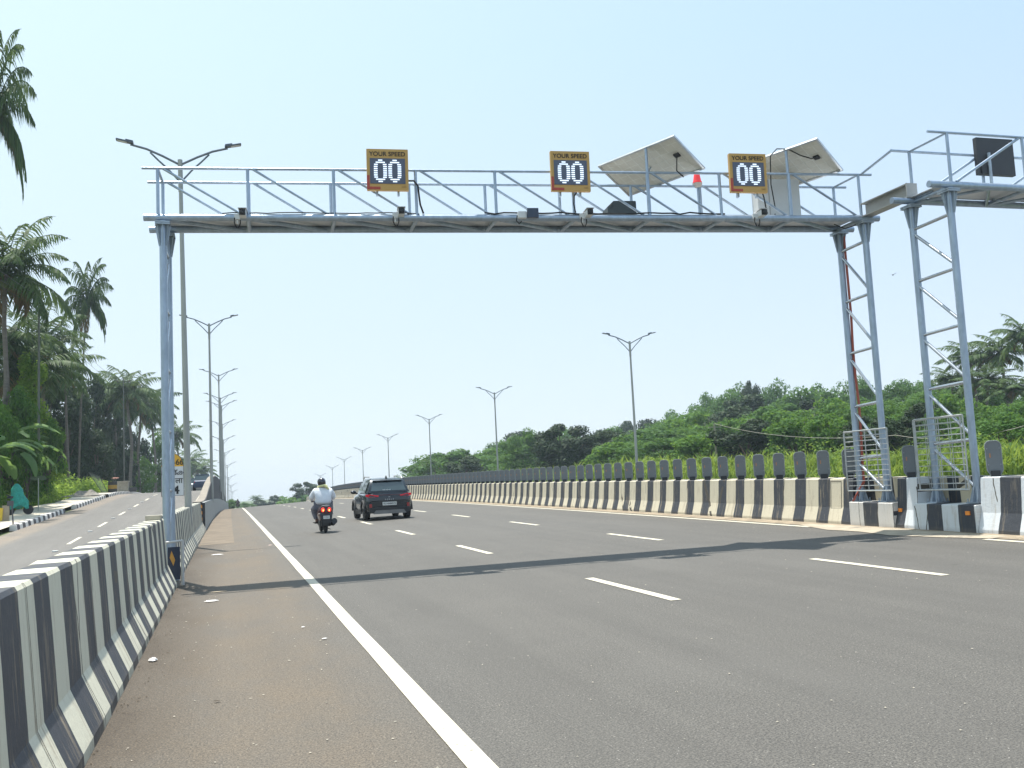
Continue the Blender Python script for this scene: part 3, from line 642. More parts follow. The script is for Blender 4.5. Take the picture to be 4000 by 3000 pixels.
# ------------------------------------------------------------------ second gantry
q1, q2 = Vector((12.85, 14.46, 0)), Vector((12.85, 15.5, 0))
ga2 = empty('steel_gantry', q1, 0, 'second tubular gantry leaving the photo at the right edge, crossing the other carriageway', 'gantry')
O2 = Vector(ga2.location)
def part2(name, pts, r, mat=GALV, n=12): m = MB(); m.tube([Vector(p)-O2 for p in pts], r, n); return m.build(name, mat, ga2, smooth=True)
zz = lambda x: 6.67 + .0*(x-12.85)
for y, z0 in ((14.46, 0), (15.5, 0)):
    part2('bottom_chord', [(12.42, y, zz(12.4)), (27.6, y, zz(27))], .065); part2('top_rail', [(12.5, y, zz(12.6)+1.0), (27.6, y, zz(27)+1.0)], .026)
    for k in range(9):
        x = 12.92+1.72*k; part2('rail_post', [(x, y, zz(x)+.05), (x, y, zz(x)+.99)], .03)
        if k < 8: part2('rail_diagonal', [(x+.12, y, zz(x)+.07), (x+1.64, y, zz(x)+.98)], .026)
for k in range(9):
    x = 12.92+1.72*k; part2('deck_cross_tube', [(x, 14.46, zz(x)-.02), (x, 15.5, zz(x)-.02)], .035)
    if k < 8: part2('deck_diagonal', [(x, 15.5, zz(x)-.03), (x+.86, 14.48, zz(x)-.03)], .03); part2('deck_diagonal', [(x+.86, 14.48, zz(x)-.03), (x+1.72, 15.5, zz(x)-.03)], .03)
part2('end_rail', [(12.92, 14.46, zz(13)+1.0), (12.92, 15.5, zz(13)+1.0)], .024)
part2('end_rail', [(12.95, 15.0, zz(13)+.05), (12.95, 15.5, zz(13)+.05)], .03)
m = MB(); m.box(Vector((20.1, 14.98, zz(20)+.075))-O2, (14.5, 1.0, .012), Matrix.Rotation(0, 3, 'Y')); m.build('deck_sheet', DECK, ga2)
leg(ga2, O2, q1, q2, road(15, 12.85, .5).z, 6.65, [6.1, 5.08, 4.03, 2.986, 1.943], 1.1, 0)
for y in (14.46, 15.5): part2('leg_column', [(26.8, y, -.3), (26.8, y, 6.3)], .066)
# channel and rail linking the two gantries
lk = empty('linking_channel', (12.75, 16.1, 6.6), 0, 'steel channel and handrail joining the corners of the two gantries', 'steel beam'); OK_ = Vector(lk.location)
m = MB(); A_, B_ = Vector((12.74, 16.72, 6.83)), Vector((12.86, 15.46, 6.87))
def ch(P): return [P+Vector((-.12, 0, -.14)), P+Vector((.12, 0, -.14)), P+Vector((.12, 0, .14)), P+Vector((-.12, 0, .14)), P+Vector((-.12, 0, .12)), P+Vector((.0, 0, .12)), P+Vector((.0, 0, -.12)), P+Vector((-.12, 0, -.12))]
m.sweep([[q-OK_ for q in ch(A_)], [q-OK_ for q in ch(B_)]]); m.box(B_-OK_+Vector((0, -.01, 0)), (.25, .02, .29)); m.build('channel', pm('sheet_steel', (.36, .36, .35), .5, .2, .12, 3), lk)
m = MB(); m.tube([Vector((12.72, 16.74, 7.61))-OK_, Vector((12.52, 15.5, 7.68))-OK_], .026, 10); m.build('handrail', GALV, lk, smooth=True)
# ------------------------------------------------------------------ speed displays
YEL = pm('amber_enclosure', (.52, .31, .09), .5, 0, .06, 3); YELS = pm('amber_edge', (.2, .13, .05), .55)
LCD = pm('dark_display_glass', (.085, .1, .15), .35, 0, .1, 8); LED = pm('lit_led_rows', (.75, .78, .88), .4, emit=(.7, .84, 1.0), es=.6)
TXT = pm('black_lettering', (.012, .012, .014), .6); REDL = pm('faded_red_film', (.42, .06, .04), .5)
ang = math.atan2(RG1.y-L1.y, RG1.x-L1.x)
DSP = []
def display(P, tilt, label):
    r = empty('speed_display', P, ang, label, 'speed display', 'your speed displays on the gantry'); w_, h, d = .78, .8, .09
    m = MB(); m.box((0, d/2, 0), (w_, d, h)); m.build('enclosure', [YEL], r, bevel=.008)
    m = MB(); m.box((.0, -.004, -.03), (.66, .012, .49)); m.build('screen', LCD, r)
    text('lettering', 'YOUR SPEED', .118, TXT, r, (0, -.004, .298), (math.radians(90), 0, 0), .004, sx=1.0, bold=.001)
    text('maker_mark', 'VAC', .045, pm('faded_mark', (.3, .17, .05), .6), r, (.3, -.003, -.335), (math.radians(90), 0, 0), .002)
    m = MB(); m.box((-w_/2+.025, -.003, -.25), (.05, .008, .27)); m.box((-w_/2+.125, -.0045, -.36), (.25, .008, .05)); m.build('corner_mark', REDL, r)
    for cx in (-.135, .135):
        m = MB(); n = 11
        for k in range(n):
            z = -.03 + (k-(n-1)/2)*.041; t = abs((k-(n-1)/2)/((n-1)/2)); wx = .125*(1-max(0, t-.45)**2*1.75)
            if t > .86: m.box((cx, -.013, z), (wx*1.35, .006, .023))
            elif t > .7: m.box((cx, -.013, z), (wx*1.75, .006, .023))
            else:
                th = .068
                for sgn in (-1, 1): m.box((cx+sgn*(wx-th/2-.004), -.013, z), (th, .006, .023))
        m.build('digit_zero', LED, r)
    m = MB(); m.box((.2, .13, -.1), (.04, .08, .75)); m.box((-.2, .13, -.1), (.04, .08, .75)); m.build('mount', GALVD, r)
    r.rotation_euler = (0, tilt, ang); return r
sd = [(3.003, 17.69, 7.577, 'left speed display, standing alone on the gantry'), (6.514, 17.275, 7.57, 'middle speed display, just left of the nearer solar panel'), (10.156, 16.848, 7.558, 'right speed display, overlapping the second solar panel')]
for x, y, z, l in sd: display((x, y, z), .012, l)
# back of a display on the second gantry
r = empty('speed_display', (14.9, 15.44, 7.63), 0, 'dark blank rear of a display panel at the upper right edge of the photo', 'speed display')
m = MB(); m.box((0, 0, 0), (.9, .1, .76)); m.build('enclosure', pm('dark_grey_enclosure', (.03, .033, .04), .5, 0, .15, 2), r, bevel=.01)
m = MB(); m.box((-.33, -.065, -.28), (.14, .03, .2)); m.build('terminal_box', DARK, r); m = MB(); m.tube([(-.25, -.08, -.2), (-.2, -.1, -.6), (-.1, -.05, -.9)], .012, 6); m.build('cable', BLACKR, r)
m = MB(); m.tube([(-.22, -.1, .05), (-.22, -.1, -.95)], .03, 8); m.build('mount', GALVD, r)
# ------------------------------------------------------------------ solar panels
def solar(P, label, ver):
    r = empty('solar_panel', P, 0, label, 'solar panel', 'solar panels on the gantry')
    ax = Vector((.896, -1.786, .061)); ay = Vector((.847, .408, -.488)); x = ax.normalized(); y = (ay-ay.dot(x)*x).normalized(); z = x.cross(y)
    M = Matrix((x, y, z)).transposed(); W, H = 2.0, 1.06
    m = MB(); m.box((0, 0, 0), (W-.04, H-.04, .012), M); m.build('back_sheet', pm('solar_back_sheet', (.62, .6, .54), .5, 0, .07, 3, dirt=((.42, .36, .26), 2, .6)), r)
    m = MB(); m.box(M @ Vector((0, 0, .01)), (W-.05, H-.05, .006), M); m.build('solar_cells', pm('solar_cells', (.01, .015, .05), .15, .2, .2, 6), r)
    m = MB()
    for k in range(1, 10): m.box(M @ Vector((-W/2+W*k/10, 0, -.008)), (.012, H-.06, .003), M)
    for k in range(1, 6): m.box(M @ Vector((0, -H/2+H*k/6, -.008)), (W-.06, .008, .003), M)
    m.build('cell_lines', pm('cell_lines', (.74, .74, .7), .5), r)
    m = MB()
    for sx_, sy_, lx, ly in ((0, -1, W, .035), (0, 1, W, .035), (-1, 0, .035, H), (1, 0, .035, H)): m.box(M @ Vector((sx_*(W/2-.017), sy_*(H/2-.017), -.012)), (lx, ly, .04), M)
    m.build('frame', pm('aluminium_frame', (.6, .62, .64), .35, .8), r)
    jb = M @ Vector((.72, -.05, -.025)); m = MB(); m.box(jb, (.12, .1, .03), M); m.build('junction_box', DARK, r)
    m = MB(); e = Vector((8.019, 13.178, 7.522))-Vector((8.236, 13.5, 7.244))
    q0 = Vector((-.22, -.32, .28))
    if ver == 0: pts = [jb, jb+Vector((-.02, -.02, -.12)), jb+Vector((.0, .05, -.3)), jb+Vector((.12, .0, -.44))]
    else: pts = [jb, jb+Vector((-.12, 0, -.03)), jb+Vector((-.3, .1, .06)), jb+Vector((-.52, .2, .22)), jb+Vector((-.72, .3, .25)), jb+Vector((-.87, .32, .1)), jb+Vector((-.9, .33, -.5)), jb+Vector((-.86, .3, -1.0))]
    m.tube(pts, .012, 6); m.build('cable', BLACKR, r, smooth=True)
    m = MB(); gz = 6.72-P[2]; m.tube([(-.295, -.46, gz), (-.295, -.46, .2)], .03, 10); m.build('support_post', GALV, r, smooth=True)
    for pp, rr_ in (([(.0, .0, -.02), (-.28, -.44, -.3)], .02), ([(-.8, .72, gz), (-.7, .6, .06)], .024), ([(.1, .95, gz), (.14, .9, -.38)], .024)): m = MB(); m.tube(pp, rr_, 8); m.build('support_strut', GALV, r, smooth=True); return r
solar((8.441, 17.746, 7.906), 'tilted solar panel left of the red beacon', 0)
solar((11.41, 17.40, 7.89), 'tilted solar panel behind the right speed display, with a looping cable', 1)
# white sheet enclosure, battery box, beacon
r = empty('equipment_cabinet', (11.15, 17.5, 6.76), ang, 'pale sheet metal cabinet on the gantry deck below the right solar panel', 'cabinet')
m = MB(); m.box((0, 0, .44), (.94, .3, .86)); m.build('housing', pm('pale_sheet_metal', (.55, .56, .56), .5, .1, .06, 2, dirt=((.4, .37, .3), 3, .64)), r, bevel=.01)
m = MB(); m.box((-.22, -.153, .44), (.02, .006, .84)); m.build('door_seam', pm('seam_grey', (.3, .3, .3)), r); m = MB(); m.sphere((-.12, -.158, .12), .014, n=6); m.build('lock', DARK, r)
r = empty('battery_box', (7.76, 17.9, 6.76), ang, 'dark battery box with sloping lid corners under the left solar panel', 'battery box')
m = MB(); m.prism([(-.3, 0), (.3, 0), (.3, .37), (.29, .39), (-.17, .39), (-.3, .27)], -.2, .2, 'y'); m.build('case', pm('dark_battery_case', (.03, .04, .045), .5, 0, .1, 4), r, bevel=.008)
m = MB(); m.tube([(-.29, -.19, .26), (-.22, -.205, .31), (-.18, -.205, .27), (-.24, -.205, .22)], .007, 5); m.box((.17, -.0, .405), (.06, .1, .03)); m.box((-.05, -.0, .405), (.05, .1, .03)); m.build('handle', DARK, r)
r = empty('warning_beacon', (9.6, 17.97, 7.53), 0, 'small red warning beacon on a post right of the left solar panel', 'beacon')
m = MB(); m.lathe([(.09, .14), (.1, .16), (.09, .18), (.085, .2), (.06, .34), (.05, .36), (.001, .365)], 16); m.build('red_lens', pm('red_beacon_lens', (.62, .03, .04), .25, emit=(1, .05, .05), es=.25), r, smooth=True)
m = MB(); m.lathe([(.001, .05), (.06, .055), (.1, .11), (.105, .14), (.001, .142)], 16); m.build('base_cup', pm('beacon_cup', (.55, .5, .45), .5), r, smooth=True)
m = MB(); m.tube([(0, 0, -.83), (0, 0, .06)], .022, 8); m.build('stem', GALV, r, smooth=True)
# cameras on the front chord
CW = pm('camera_white', (.62, .63, .64), .45, 0, .05, 4)
def camera(P, label, flip=1, side=0):
    r = empty('traffic_camera', P, ang+side, label, 'traffic camera', 'cameras clamped to the gantry chord')
    m = MB(); m.box((0, -.02, .01), (.12, .32, .12)); m.build('housing', CW, r, bevel=.012)
    m = MB(); m.prism([(-.075, .075), (.075, .075), (.075, .085), (-.075, .085)], -.22, .15, 'y'); m.build('sun_shield', CW, r)
    m = MB(); m.box((0, -.185, .01), (.11, .02, .11)); m.lathe([(.035, 0), (.04, .02), (.03, .03)], 12, Matrix.Translation((0, -.19, .01)) @ Matrix.Rotation(math.radians(90), 4, 'X')); m.build('lens', DARK, r)
    m = MB(); m.box((-.11*flip, .04, -.02), (.1, .08, .1)); m.box((-.11*flip, .04, -.1), (.03, .03, .1)); m.build('bracket', CW, r)
    m = MB(); x = -.1*flip; m.tube([(x-.05, -.05, -.06), (x-.055, -.05, -.16), (x-.02, -.05, -.24), (x+.02, -.05, -.24), (x+.05, -.05, -.17), (x+.05, -.05, -.1)], .011, 6); m.build('cable_loop', BLACKR, r, smooth=True)
def chordp(x, dz=.02, off=-.1): t = (x+1.04)/13.74; q = gp(0, t, zc(t)+dz); return (q.x, q.y+off, q.z)
camera(chordp(.37), 'leftmost camera on the gantry, above the hanging cable loop')
camera(chordp(3.24, .05), 'camera below and right of the left speed display')
camera(chordp(6.85, .04), 'camera below and right of the middle speed display')
camera(chordp(10.4, .04), 'camera below the right speed display')
r = empty('floodlight', chordp(5.74, .05, -.14), ang, 'dark square lamp with white bracket on the gantry, between the left and middle displays', 'floodlight')
m = MB(); m.box((0, -.03, 0), (.22, .08, .19)); m.build('lamp_body', pm('lamp_dark_blue', (.03, .045, .08), .35), r, bevel=.01)
m = MB(); m.box((-.2, .03, -.02), (.16, .1, .13)); m.box((-.12, .0, 0), (.05, .03, .03)); m.build('bracket', CW, r, bevel=.006); m = MB(); m.tube([(-.3, 0, -.04), (-.32, 0, -.14), (-.27, 0, -.2), (-.22, 0, -.15)], .012, 6); m.build('cable', BLACKR, r, smooth=True)
r = empty('traffic_camera', (14.85, 14.2, 6.5), 0, 'white bullet camera under the second gantry at the right edge of the photo', 'traffic camera')
m = MB(); m.tube([(-.14, -.12, -.06), (.3, .1, .1)], .055, 12); m.build('housing', CW, r, smooth=True); m = MB(); m.tube([(-.145, -.123, -.062), (-.15, -.126, -.064)], .045, 12); m.build('lens', DARK, r); m = MB(); m.tube([(.1, 0, .03), (.1, .1, .16)], .02, 8); m.build('bracket', CW, r)
# cables lying on the deck and hanging
def cable(name, pts, r_, label, mat=BLACKR):
    m = MB(); m.tube(pts, r_, 6); tag(m.build(name, mat, None, smooth=True), label, 'cable', 'black cables on the gantry')
rc = random.Random(2)
def sag(x0, x1, dz=.1, n=16, am=.02, off=-.02): return [Vector(chordp(x0+(x1-x0)*k/n, dz+rc.uniform(-am, am), off+rc.uniform(-.02, .02))) for k in range(n+1)]
cable('deck_cable', sag(4.85, 9.7, .09, 26, .022), .016, 'black cables lying along the front of the deck from the floodlight to the beacon')
cable('deck_cable', sag(.0, 3.6, .085, 18, .012), .01, 'thin black cable along the deck below the left display')
cable('hanging_cable', [(3.36, 17.68, 7.37), (3.5, 17.72, 7.39), (3.58, 17.74, 7.3), (3.6, 17.76, 7.1), (3.62, 17.78, 6.95), (3.68, 17.8, 6.78)], .018, 'black cable hanging from the right side of the left display')
cable('hanging_cable', [(6.66, 17.35, 7.2), (6.6, 17.38, 7.1), (6.58, 17.38, 6.95), (6.62, 17.4, 6.78)], .014, 'black cable hanging below the middle display')
cable('hanging_cable', [(10.5, 16.95, 7.2), (10.54, 16.97, 7.1), (10.58, 17.0, 6.95), (10.62, 17.02, 6.78)], .014, 'black cable hanging below the right display')
cable('loop_cable', [(12.3, 17.2, 6.66), (12.45, 17.05, 6.53), (12.58, 16.85, 6.56), (12.66, 16.75, 6.62)], .012, 'thin cable looping under the right end of the gantry deck')
# ------------------------------------------------------------------ street lamps
LH = pm('lamp_head_grey', (.1, .12, .15), .4, .3, .1, 5); LG = pm('lamp_glass', (.55, .57, .6), .3)
def make_lamp(h=10.0, span=1.56):
    r = empty('street_lamp')
    m = MB(); m.tube([(0, 0, -1.3), (0, 0, .0), (0, 0, 3), (0, 0, 6.5), (0, 0, h)], [.105, .1, .088, .07, .055], 14); m.build('pole', POLE, r, smooth=True)
    m = MB(); m.tube([(0, 0, h-.9), (0, 0, h+.1)], .07, 12); m.build('collar', POLE, r, smooth=True)
    for sg in (-1, 1):
        m = MB(); m.tube([(sg*.04, 0, h-.04), (sg*.5, 0, h+.2), (sg*.95, 0, h+.4), (sg*1.4, 0, h+.52), (sg*span*.86, 0, h+.56)], .036, 8)
        m.tube([(sg*.05, 0, h-.55), (sg*.35, 0, h-.2), (sg*.62, 0, h+.06), (sg*.85, 0, h+.3)], .028, 8); m.build('arm', pm('lamp_arm_steel', (.16, .19, .23), .4, .5), r, smooth=True)
        M = Matrix.Rotation(-sg*.2, 3, 'Y'); hd = Vector((sg*(span*.86+.22), 0, h+.61))
        m = MB(); m.box(hd, (.5, .2, .045), M); m.box(hd+M @ Vector((-sg*.12, 0, .035)), (.22, .16, .06), M); he = m.build('lamp_head', LH, r, bevel=.012)
        m = MB(); m.box(hd+M @ Vector((sg*.08, 0, -.026)), (.28, .15, .012), M); m.build('lamp_glass', LG, he)
    return r
lamp0 = make_lamp(); first = True
LL = [(715, 625, 732, 1970), (816, 1264, 827, 1876), (854, 1463, 0, 0), (860, 1553, 0, 0), (865, 1583, 0, 0), (868, 1656, 0, 0), (872, 1717, 0, 0), (878, 1767, 0, 0), (887, 1816, 0, 0), (893, 1864, 0, 0), (902, 1895, 0, 0), (909, 1919, 0, 0)]
def putlamp(px, py, Y, label, group, rz=0):
    global first
    o = lamp0 if first else copy_tree(lamp0); first = False
    T = at(px, py, Y); o.location = (T.x, T.y, T.z-10.1); o.rotation_euler = (0, 0, rz); tag(o, label, 'street lamp', group); return o
GL, GR = 'twin arm lamp posts between the road and the service road', 'twin arm lamp posts along the far side of the right carriageway'
sL = [30.3, 64.5, 98.7, 114, 122, 139, 155, 175, 200, 235, 275, 330]
for i, ((px, py, a, b_), s) in enumerate(zip(LL, sL)):
    lab = ['tallest twin arm lamp post, rising just behind the left gantry leg', 'second nearest left lamp post, standing on the dark wall hump'][i] if i < 2 else 'left lamp post, %s counted from the gantry leg' % ORD[i]
    o = putlamp(px, py, s, lab, GL, -.02)
    if i == 0: o.rotation_euler = (0, math.radians(-.5), 0); o.location.x = at(732, 1970, s).x+.02
    if i == 1: o.location.x = at(827, 1876, s).x
RL = [(2459, 1333), (1931, 1533), (1676, 1636), (1515, 1709), (1416, 1758), (1344, 1794), (1298, 1826), (1251, 1857)]
for i, (px, py) in enumerate(RL):
    putlamp(px, py, 57.8+34.2*i, 'right hand lamp post, %s from the right, %s' % (ORD[i], ['tallest of its row', 'against the tree line', 'over the small dark trees', 'over the barrier beyond the car', 'standing above the car', 'small, left of the car', 'small, right of the rider', 'tiny, above the rider'][i]), GR, math.radians(-4))
# ------------------------------------------------------------------ milestone board
r = empty('milestone_board', (0, 0, 0), 0, 'white and yellow kilometre board with highway number, half hidden by the left gantry leg', 'road sign')
P = at(675, 1937, 33); r.location = P; r.rotation_euler = (0, 0, -.05); W, H = .68, 1.3
m = MB(); m.prism([(-W/2, 0), (W/2, 0), (W/2, .93), (-W/2, .93)], 0, .02, 'y'); m.build('white_panel', pm('sign_white', (.62, .64, .66), .5, 0, .05, 3), r)
m = MB(); m.prism([(W/2*math.cos(math.pi*k/16), .93+.42*math.sin(math.pi*k/16)) for k in range(17)], 0, .02, 'y'); m.build('yellow_cap', pm('sign_yellow', (.72, .4, .04), .5, 0, .05, 3), r)
m = MB(); pts = [(-W/2, -.003, 0), (-W/2, -.003, .93)]+[(-W/2*math.cos(math.pi*k/16), -.003, .93+.42*math.sin(math.pi*k/16)) for k in range(1, 17)]+[(W/2, -.003, 0), (-W/2, -.003, 0)]; m.tube(pts, .01, 5); m.build('border', pm('sign_border', (.1, .1, .1)), r)
RX = (math.radians(90), 0, 0)
text('lettering', 'NH-66', .26, TXT, r, (.0, -.004, 1.06), RX, .003, sx=.92, bold=.004)
text('lettering', 'ചെങ്കള', .2, TXT, r, (.02, -.004, .73), RX, .003, bold=.004, sx=1.15)
text('lettering', 'चेंगला', .24, TXT, r, (.05, -.004, .47), RX, .003, bold=.003)
text('lettering', '4', .36, TXT, r, (.1, -.004, .17), RX, .003, sx=1.2, bold=.008)
m = MB(); 
for x in (-.28, .0): m.tube([(x, .04, -1.6), (x, .04, 1.2)], .03, 8)
m.build('sign_post', GALVD, r, smooth=True)
# hazard marker in the gap by the left leg
r = empty('hazard_marker', road(17.98, -.8, -.02), 0, 'black and yellow hazard board with a thin grey pipe beside the left gantry leg', 'hazard marker')
m = MB(); m.box((-.1, 0, .4), (.2, .02, .56)); m.build('board', pm('marker_black', (.02, .03, .06), .5), r)
m = MB(); m.add([(-.17, -.012, .5), (-.14, -.012, .62), (-.08, -.012, .46), (-.11, -.012, .36)], [(0, 1, 2, 3)]); m.build('yellow_bar', pm('marker_yellow', (.5, .26, .05), .6), r)
m = MB(); m.tube([(.04, 0, -.05), (.04, 0, .78)], .028, 8); m.tube([(-.25, 0, .76), (.05, 0, .78)], .02, 8); m.build('pipe_frame', pm('pale_pipe', (.5, .5, .5), .5, .2), r, smooth=True)

# ------------------------------------------------------------------ vehicles
CARP = pm('dark_blue_car_paint', (.009, .017, .026), .25, .3, .1, 2, coat=.8)
GLASS = pm('tinted_car_glass', (.03, .05, .055), .06, .0, .2, 1.5, spec=.9, coat=.6); CHR = pm('satin_silver', (.6, .6, .6), .3, .8); CLAD = pm('black_cladding', (.015, .016, .018), .6)
def wheel(parent, x, y, R_, wd, side):
    m = MB(); M = Matrix.Translation((x, y, R_)) @ Matrix.Rotation(math.radians(90), 4, 'Y'); h = wd/2
    m.lathe([(R_*.62, -h), (R_*.9, -h), (R_*.985, -h*.75), (R_, -h*.3), (R_, h*.3), (R_*.985, h*.75), (R_*.9, h), (R_*.62, h)], 28, M)
    w_ = m.build('wheel', BLACKR, parent, smooth=True)
    m = MB(); m.lathe([(.02, side*h*.7), (R_*.18, side*h*.72), (R_*.2, side*h*.5), (R_*.55, side*h*.45), (R_*.62, side*h*.9), (R_*.64, side*h)], 20, M); m.build('rim', pm('alloy_rim', (.3, .31, .32), .35, .8), w_, smooth=True)
def suv():
    r = empty('suv', (0, 0, 0), 0, 'dark blue compact suv with silver roof rails driving away in the middle lane', 'car')
    ST = [(-1.98, .5, .86, .62, .92), (-1.95, .34, .97, .74, 1.02), (-1.8, .27, 1.0, .83, 1.04), (-1.2, .25, 1.02, .885, 1.0), (-.4, .25, 1.02, .885, .98), (.5, .25, 1.0, .885, .96), (1.1, .25, .98, .88, .95), (1.6, .27, .95, .85, .9), (1.9, .32, .9, .76, .8), (1.99, .45, .78, .62, .7)]
    m = MB(); sec = []
    for y, zb, zt, w_, zs in ST:
        half = [(0, zb), (w_*.8, zb), (w_*.96, zb+.08), (w_, zb+.22), (w_*1.0, (zb+zt)/2+.02), (w_*.985, zt-.12), (w_*.93, zt-.02), (w_*.8, zt+.02), (0, zt+.03)]
        sec.append([(x, y, z) for x, z in half] + [(-x, y, z) for x, z in half[-2:0:-1]])
    m.sweep(sec); b = m.build('body', CARP, r, smooth=50)
    # cabin: glass house and painted roof
    CS = [(-1.86, 1.02, .77, 1.03, .765), (-1.56, 1.0, .8, 1.5, .62), (-1.42, 1.0, .81, 1.55, .6), (-.2, 1.0, .81, 1.6, .6), (.25, 1.0, .8, 1.58, .59), (.52, 1.0, .79, 1.5, .58), (1.12, .98, .76, 1.02, .74)]
    m = MB(); sec = []
    for y, z0, w0, z1, w1 in CS:
        half = [(w0, z0), (w0*.3+w1*.7, z0+(z1-z0)*.72), (w1+.01, z1-.03 if z1-z0 > .1 else z1), (w1*.85, z1+.005), (0, z1+.015)]
        sec.append([(x, y, z) for x, z in half] + [(-x, y, z) for x, z in half[-2::-1]])
    m.sweep(sec); m.build('cabin', CARP, r, smooth=40)
    m = MB()
    m.add([(-.66, -1.852, 1.09), (.66, -1.852, 1.09), (.55, -1.588, 1.465), (-.55, -1.588, 1.465)], [(0, 1, 2, 3)]); m.build('rear_window', GLASS, r)
    m = MB(); m.add([(-.66, 1.06, 1.1), (.66, 1.06, 1.1), (.52, .56, 1.48), (-.52, .56, 1.48)], [(0, 1, 2, 3)]); m.build('windscreen', GLASS, r)
    for sg in (-1, 1):
        for ya, yb in ((-1.35, -.52), (-.46, .42)):
            m = MB(); m.add([(sg*.814, ya, 1.05), (sg*.812, yb+(.25 if yb > 0 else 0), 1.05), (sg*.665, yb, 1.44), (sg*.668, ya+.02, 1.44)], [(0, 1, 2, 3)]); m.build('side_window', GLASS, r)
        m = MB(); m.tube([(sg*.6, -1.38, 1.56), (sg*.585, -1.25, 1.64), (sg*.585, .1, 1.67), (sg*.59, .3, 1.6)], .022, 8); m.build('roof_rail', CHR, r, smooth=True)
        m = MB(); m.sphere((sg*.98, .62, 1.08), .1, (1.15, .6, .75), 8); m.tube([(sg*.82, .64, 1.02), (sg*.93, .64, 1.05)], .03, 6); m.build('wing_mirror', CARP, r, smooth=True)
        m = MB(); m.add([(sg*.4, -2.0, .915), (sg*.7, -1.985, .965), (sg*.86, -1.83, .975), (sg*.86, -1.83, .9), (sg*.72, -1.99, .86), (sg*.4, -2.005, .875)], [(0, 1, 2, 3, 4, 5)]); m.build('tail_light', pm('red_tail_lens', (.45, .015, .03), .2, emit=(1, .03, .05), es=.12), r)
        m = MB(); m.box((sg*.7, -1.97, .5), (.09, .02, .2)); m.build('reflector', pm('red_reflector', (.3, .02, .02), .3), r)
        m = MB()
        for yc in (-1.25, 1.28):
            pts = [(sg*.885, yc+.41*math.cos(t), .33+.41*math.sin(t)) for t in [math.pi*k/12 for k in range(13)]]; m.tube(pts, .045, 6)
        m.box((sg*.88, 0, .3), (.03, 1.7, .16)); m.build('side_cladding', CLAD, r)
        m = MB(); m.box((sg*.895, -.45, .86), (.02, .16, .03)); m.build('door_handle', CHR, r)
        m = MB(); m.box((sg*.888, -.49, .72), (.008, .012, .6)); m.build('door_seam', CLAD, r)
        for yc in (-1.25, 1.28): wheel(r, sg*.765, yc, .33, .215, sg)
    m = MB(); m.box((0, -1.935, .93), (.9, .1, .022)); m.build('light_bar', pm('dark_red_strip', (.12, .05, .06), .2), r)
    m = MB(); m.box((0, -1.965, .36), (1.5, .1, .22)); m.build('rear_bumper', CLAD, r, bevel=.03)
    m = MB(); m.prism([(-.62, .22), (.62, .22), (.52, .36), (-.52, .36)], -2.03, -1.98, 'y'); m.build('skid_plate', pm('dull_grey_trim', (.16, .16, .16), .5), r)
    m = MB(); m.box((0, -2.0, .6), (.52, .012, .125)); pl = m.build('number_plate', pm('plate_white', (.62, .64, .62), .5, 0, .02), r)
    text('plate_lettering', 'KL14AB0574', .085, TXT, pl, (0, -2.008, .6), RX, .001, bold=.002)
    BD = pm('badge_silver', (.55, .56, .58), .3, .5)
    text('model_badge', 'VENUE', .07, BD, r, (0, -1.992, .755), RX, .002, space=1.9)
    m = MB(); q = [(.075*math.cos(t), -1.975, .85+.035*math.sin(t)) for t in [2*math.pi*k/20 for k in range(20)]]; m.tube(q+[q[0]], .005, 5); m.tube([(-.03, -1.978, .828), (-.018, -1.978, .872)], .006, 5); m.tube([(.018, -1.978, .828), (.03, -1.978, .872)], .006, 5); m.tube([(-.024, -1.978, .85), (0, -1.978, .854), (.024, -1.978, .85)], .006, 5); m.build('maker_emblem', BD, r)
    m = MB(); m.prism([(-.04, 0), (.04, 0), (.008, .11), (-.008, .11)], -1.44, -1.3, 'y'); sh = m.build('shark_fin_antenna', CARP, r); sh.location.z = 1.555
    m = MB(); m.box((0, -1.58, 1.49), (1.1, .16, .03), Matrix.Rotation(.15, 3, 'X')); m.build('roof_spoiler', CARP, r, bevel=.01)
    m = MB()
    for k in range(9): m.box((-.22+k*.035, -1.838+.002*k*0, 1.125), (.022, .006, .018+.012*((k*7) % 3)))
    m.build('window_sticker', pm('sticker_white', (.6, .6, .6), .6), r)
    m = MB()
    for x in (-.38, .38): m.box((x, -.75, 1.22), (.28, .1, .3)); 
    m.build('headrest', pm('seat_grey', (.25, .24, .22), .8), r); m = MB(); m.tube([(.35, -1.9, .33), (.35, -2.02, .3)], .03, 8); m.build('exhaust', CLAD, r)
    return r
cr = suv(); p = road(40.0, 6.03, .004); cr.location = p; cr.scale = (1.05, 1.03, 1.02); cr.rotation_euler = (0, 0, math.radians(.6))
# ---- scooter and its rider
SCP = pm('scooter_maroon_paint', (.06, .008, .014), .3, .1, .1, 3, coat=.5); SCB = pm('scooter_black_plastic', (.02, .022, .027), .5)
sco = empty('scooter', road(32.6, 3.0, .0), math.radians(1), 'dark red and black scooter with lit twin tail lights, ridden away in the left lane', 'scooter')
def swheel(y):
    m = MB(); M = Matrix.Translation((0, y, .25)) @ Matrix.Rotation(math.radians(90), 4, 'Y'); h = .055
    m.lathe([(.15, -h), (.21, -h), (.243, -h*.6), (.25, 0), (.243, h*.6), (.21, h), (.15, h)], 24, M); w_ = m.build('wheel', BLACKR, sco, smooth=True)
    m = MB(); m.lathe([(.03, -.05), (.05, -.03), (.14, -.04), (.15, -.05), (.15, .05), (.14, .04), (.05, .03), (.03, .05)], 16, M); m.build('rim', SCB, w_, smooth=True)
swheel(-.62); swheel(.62)
m = MB(); sec = []
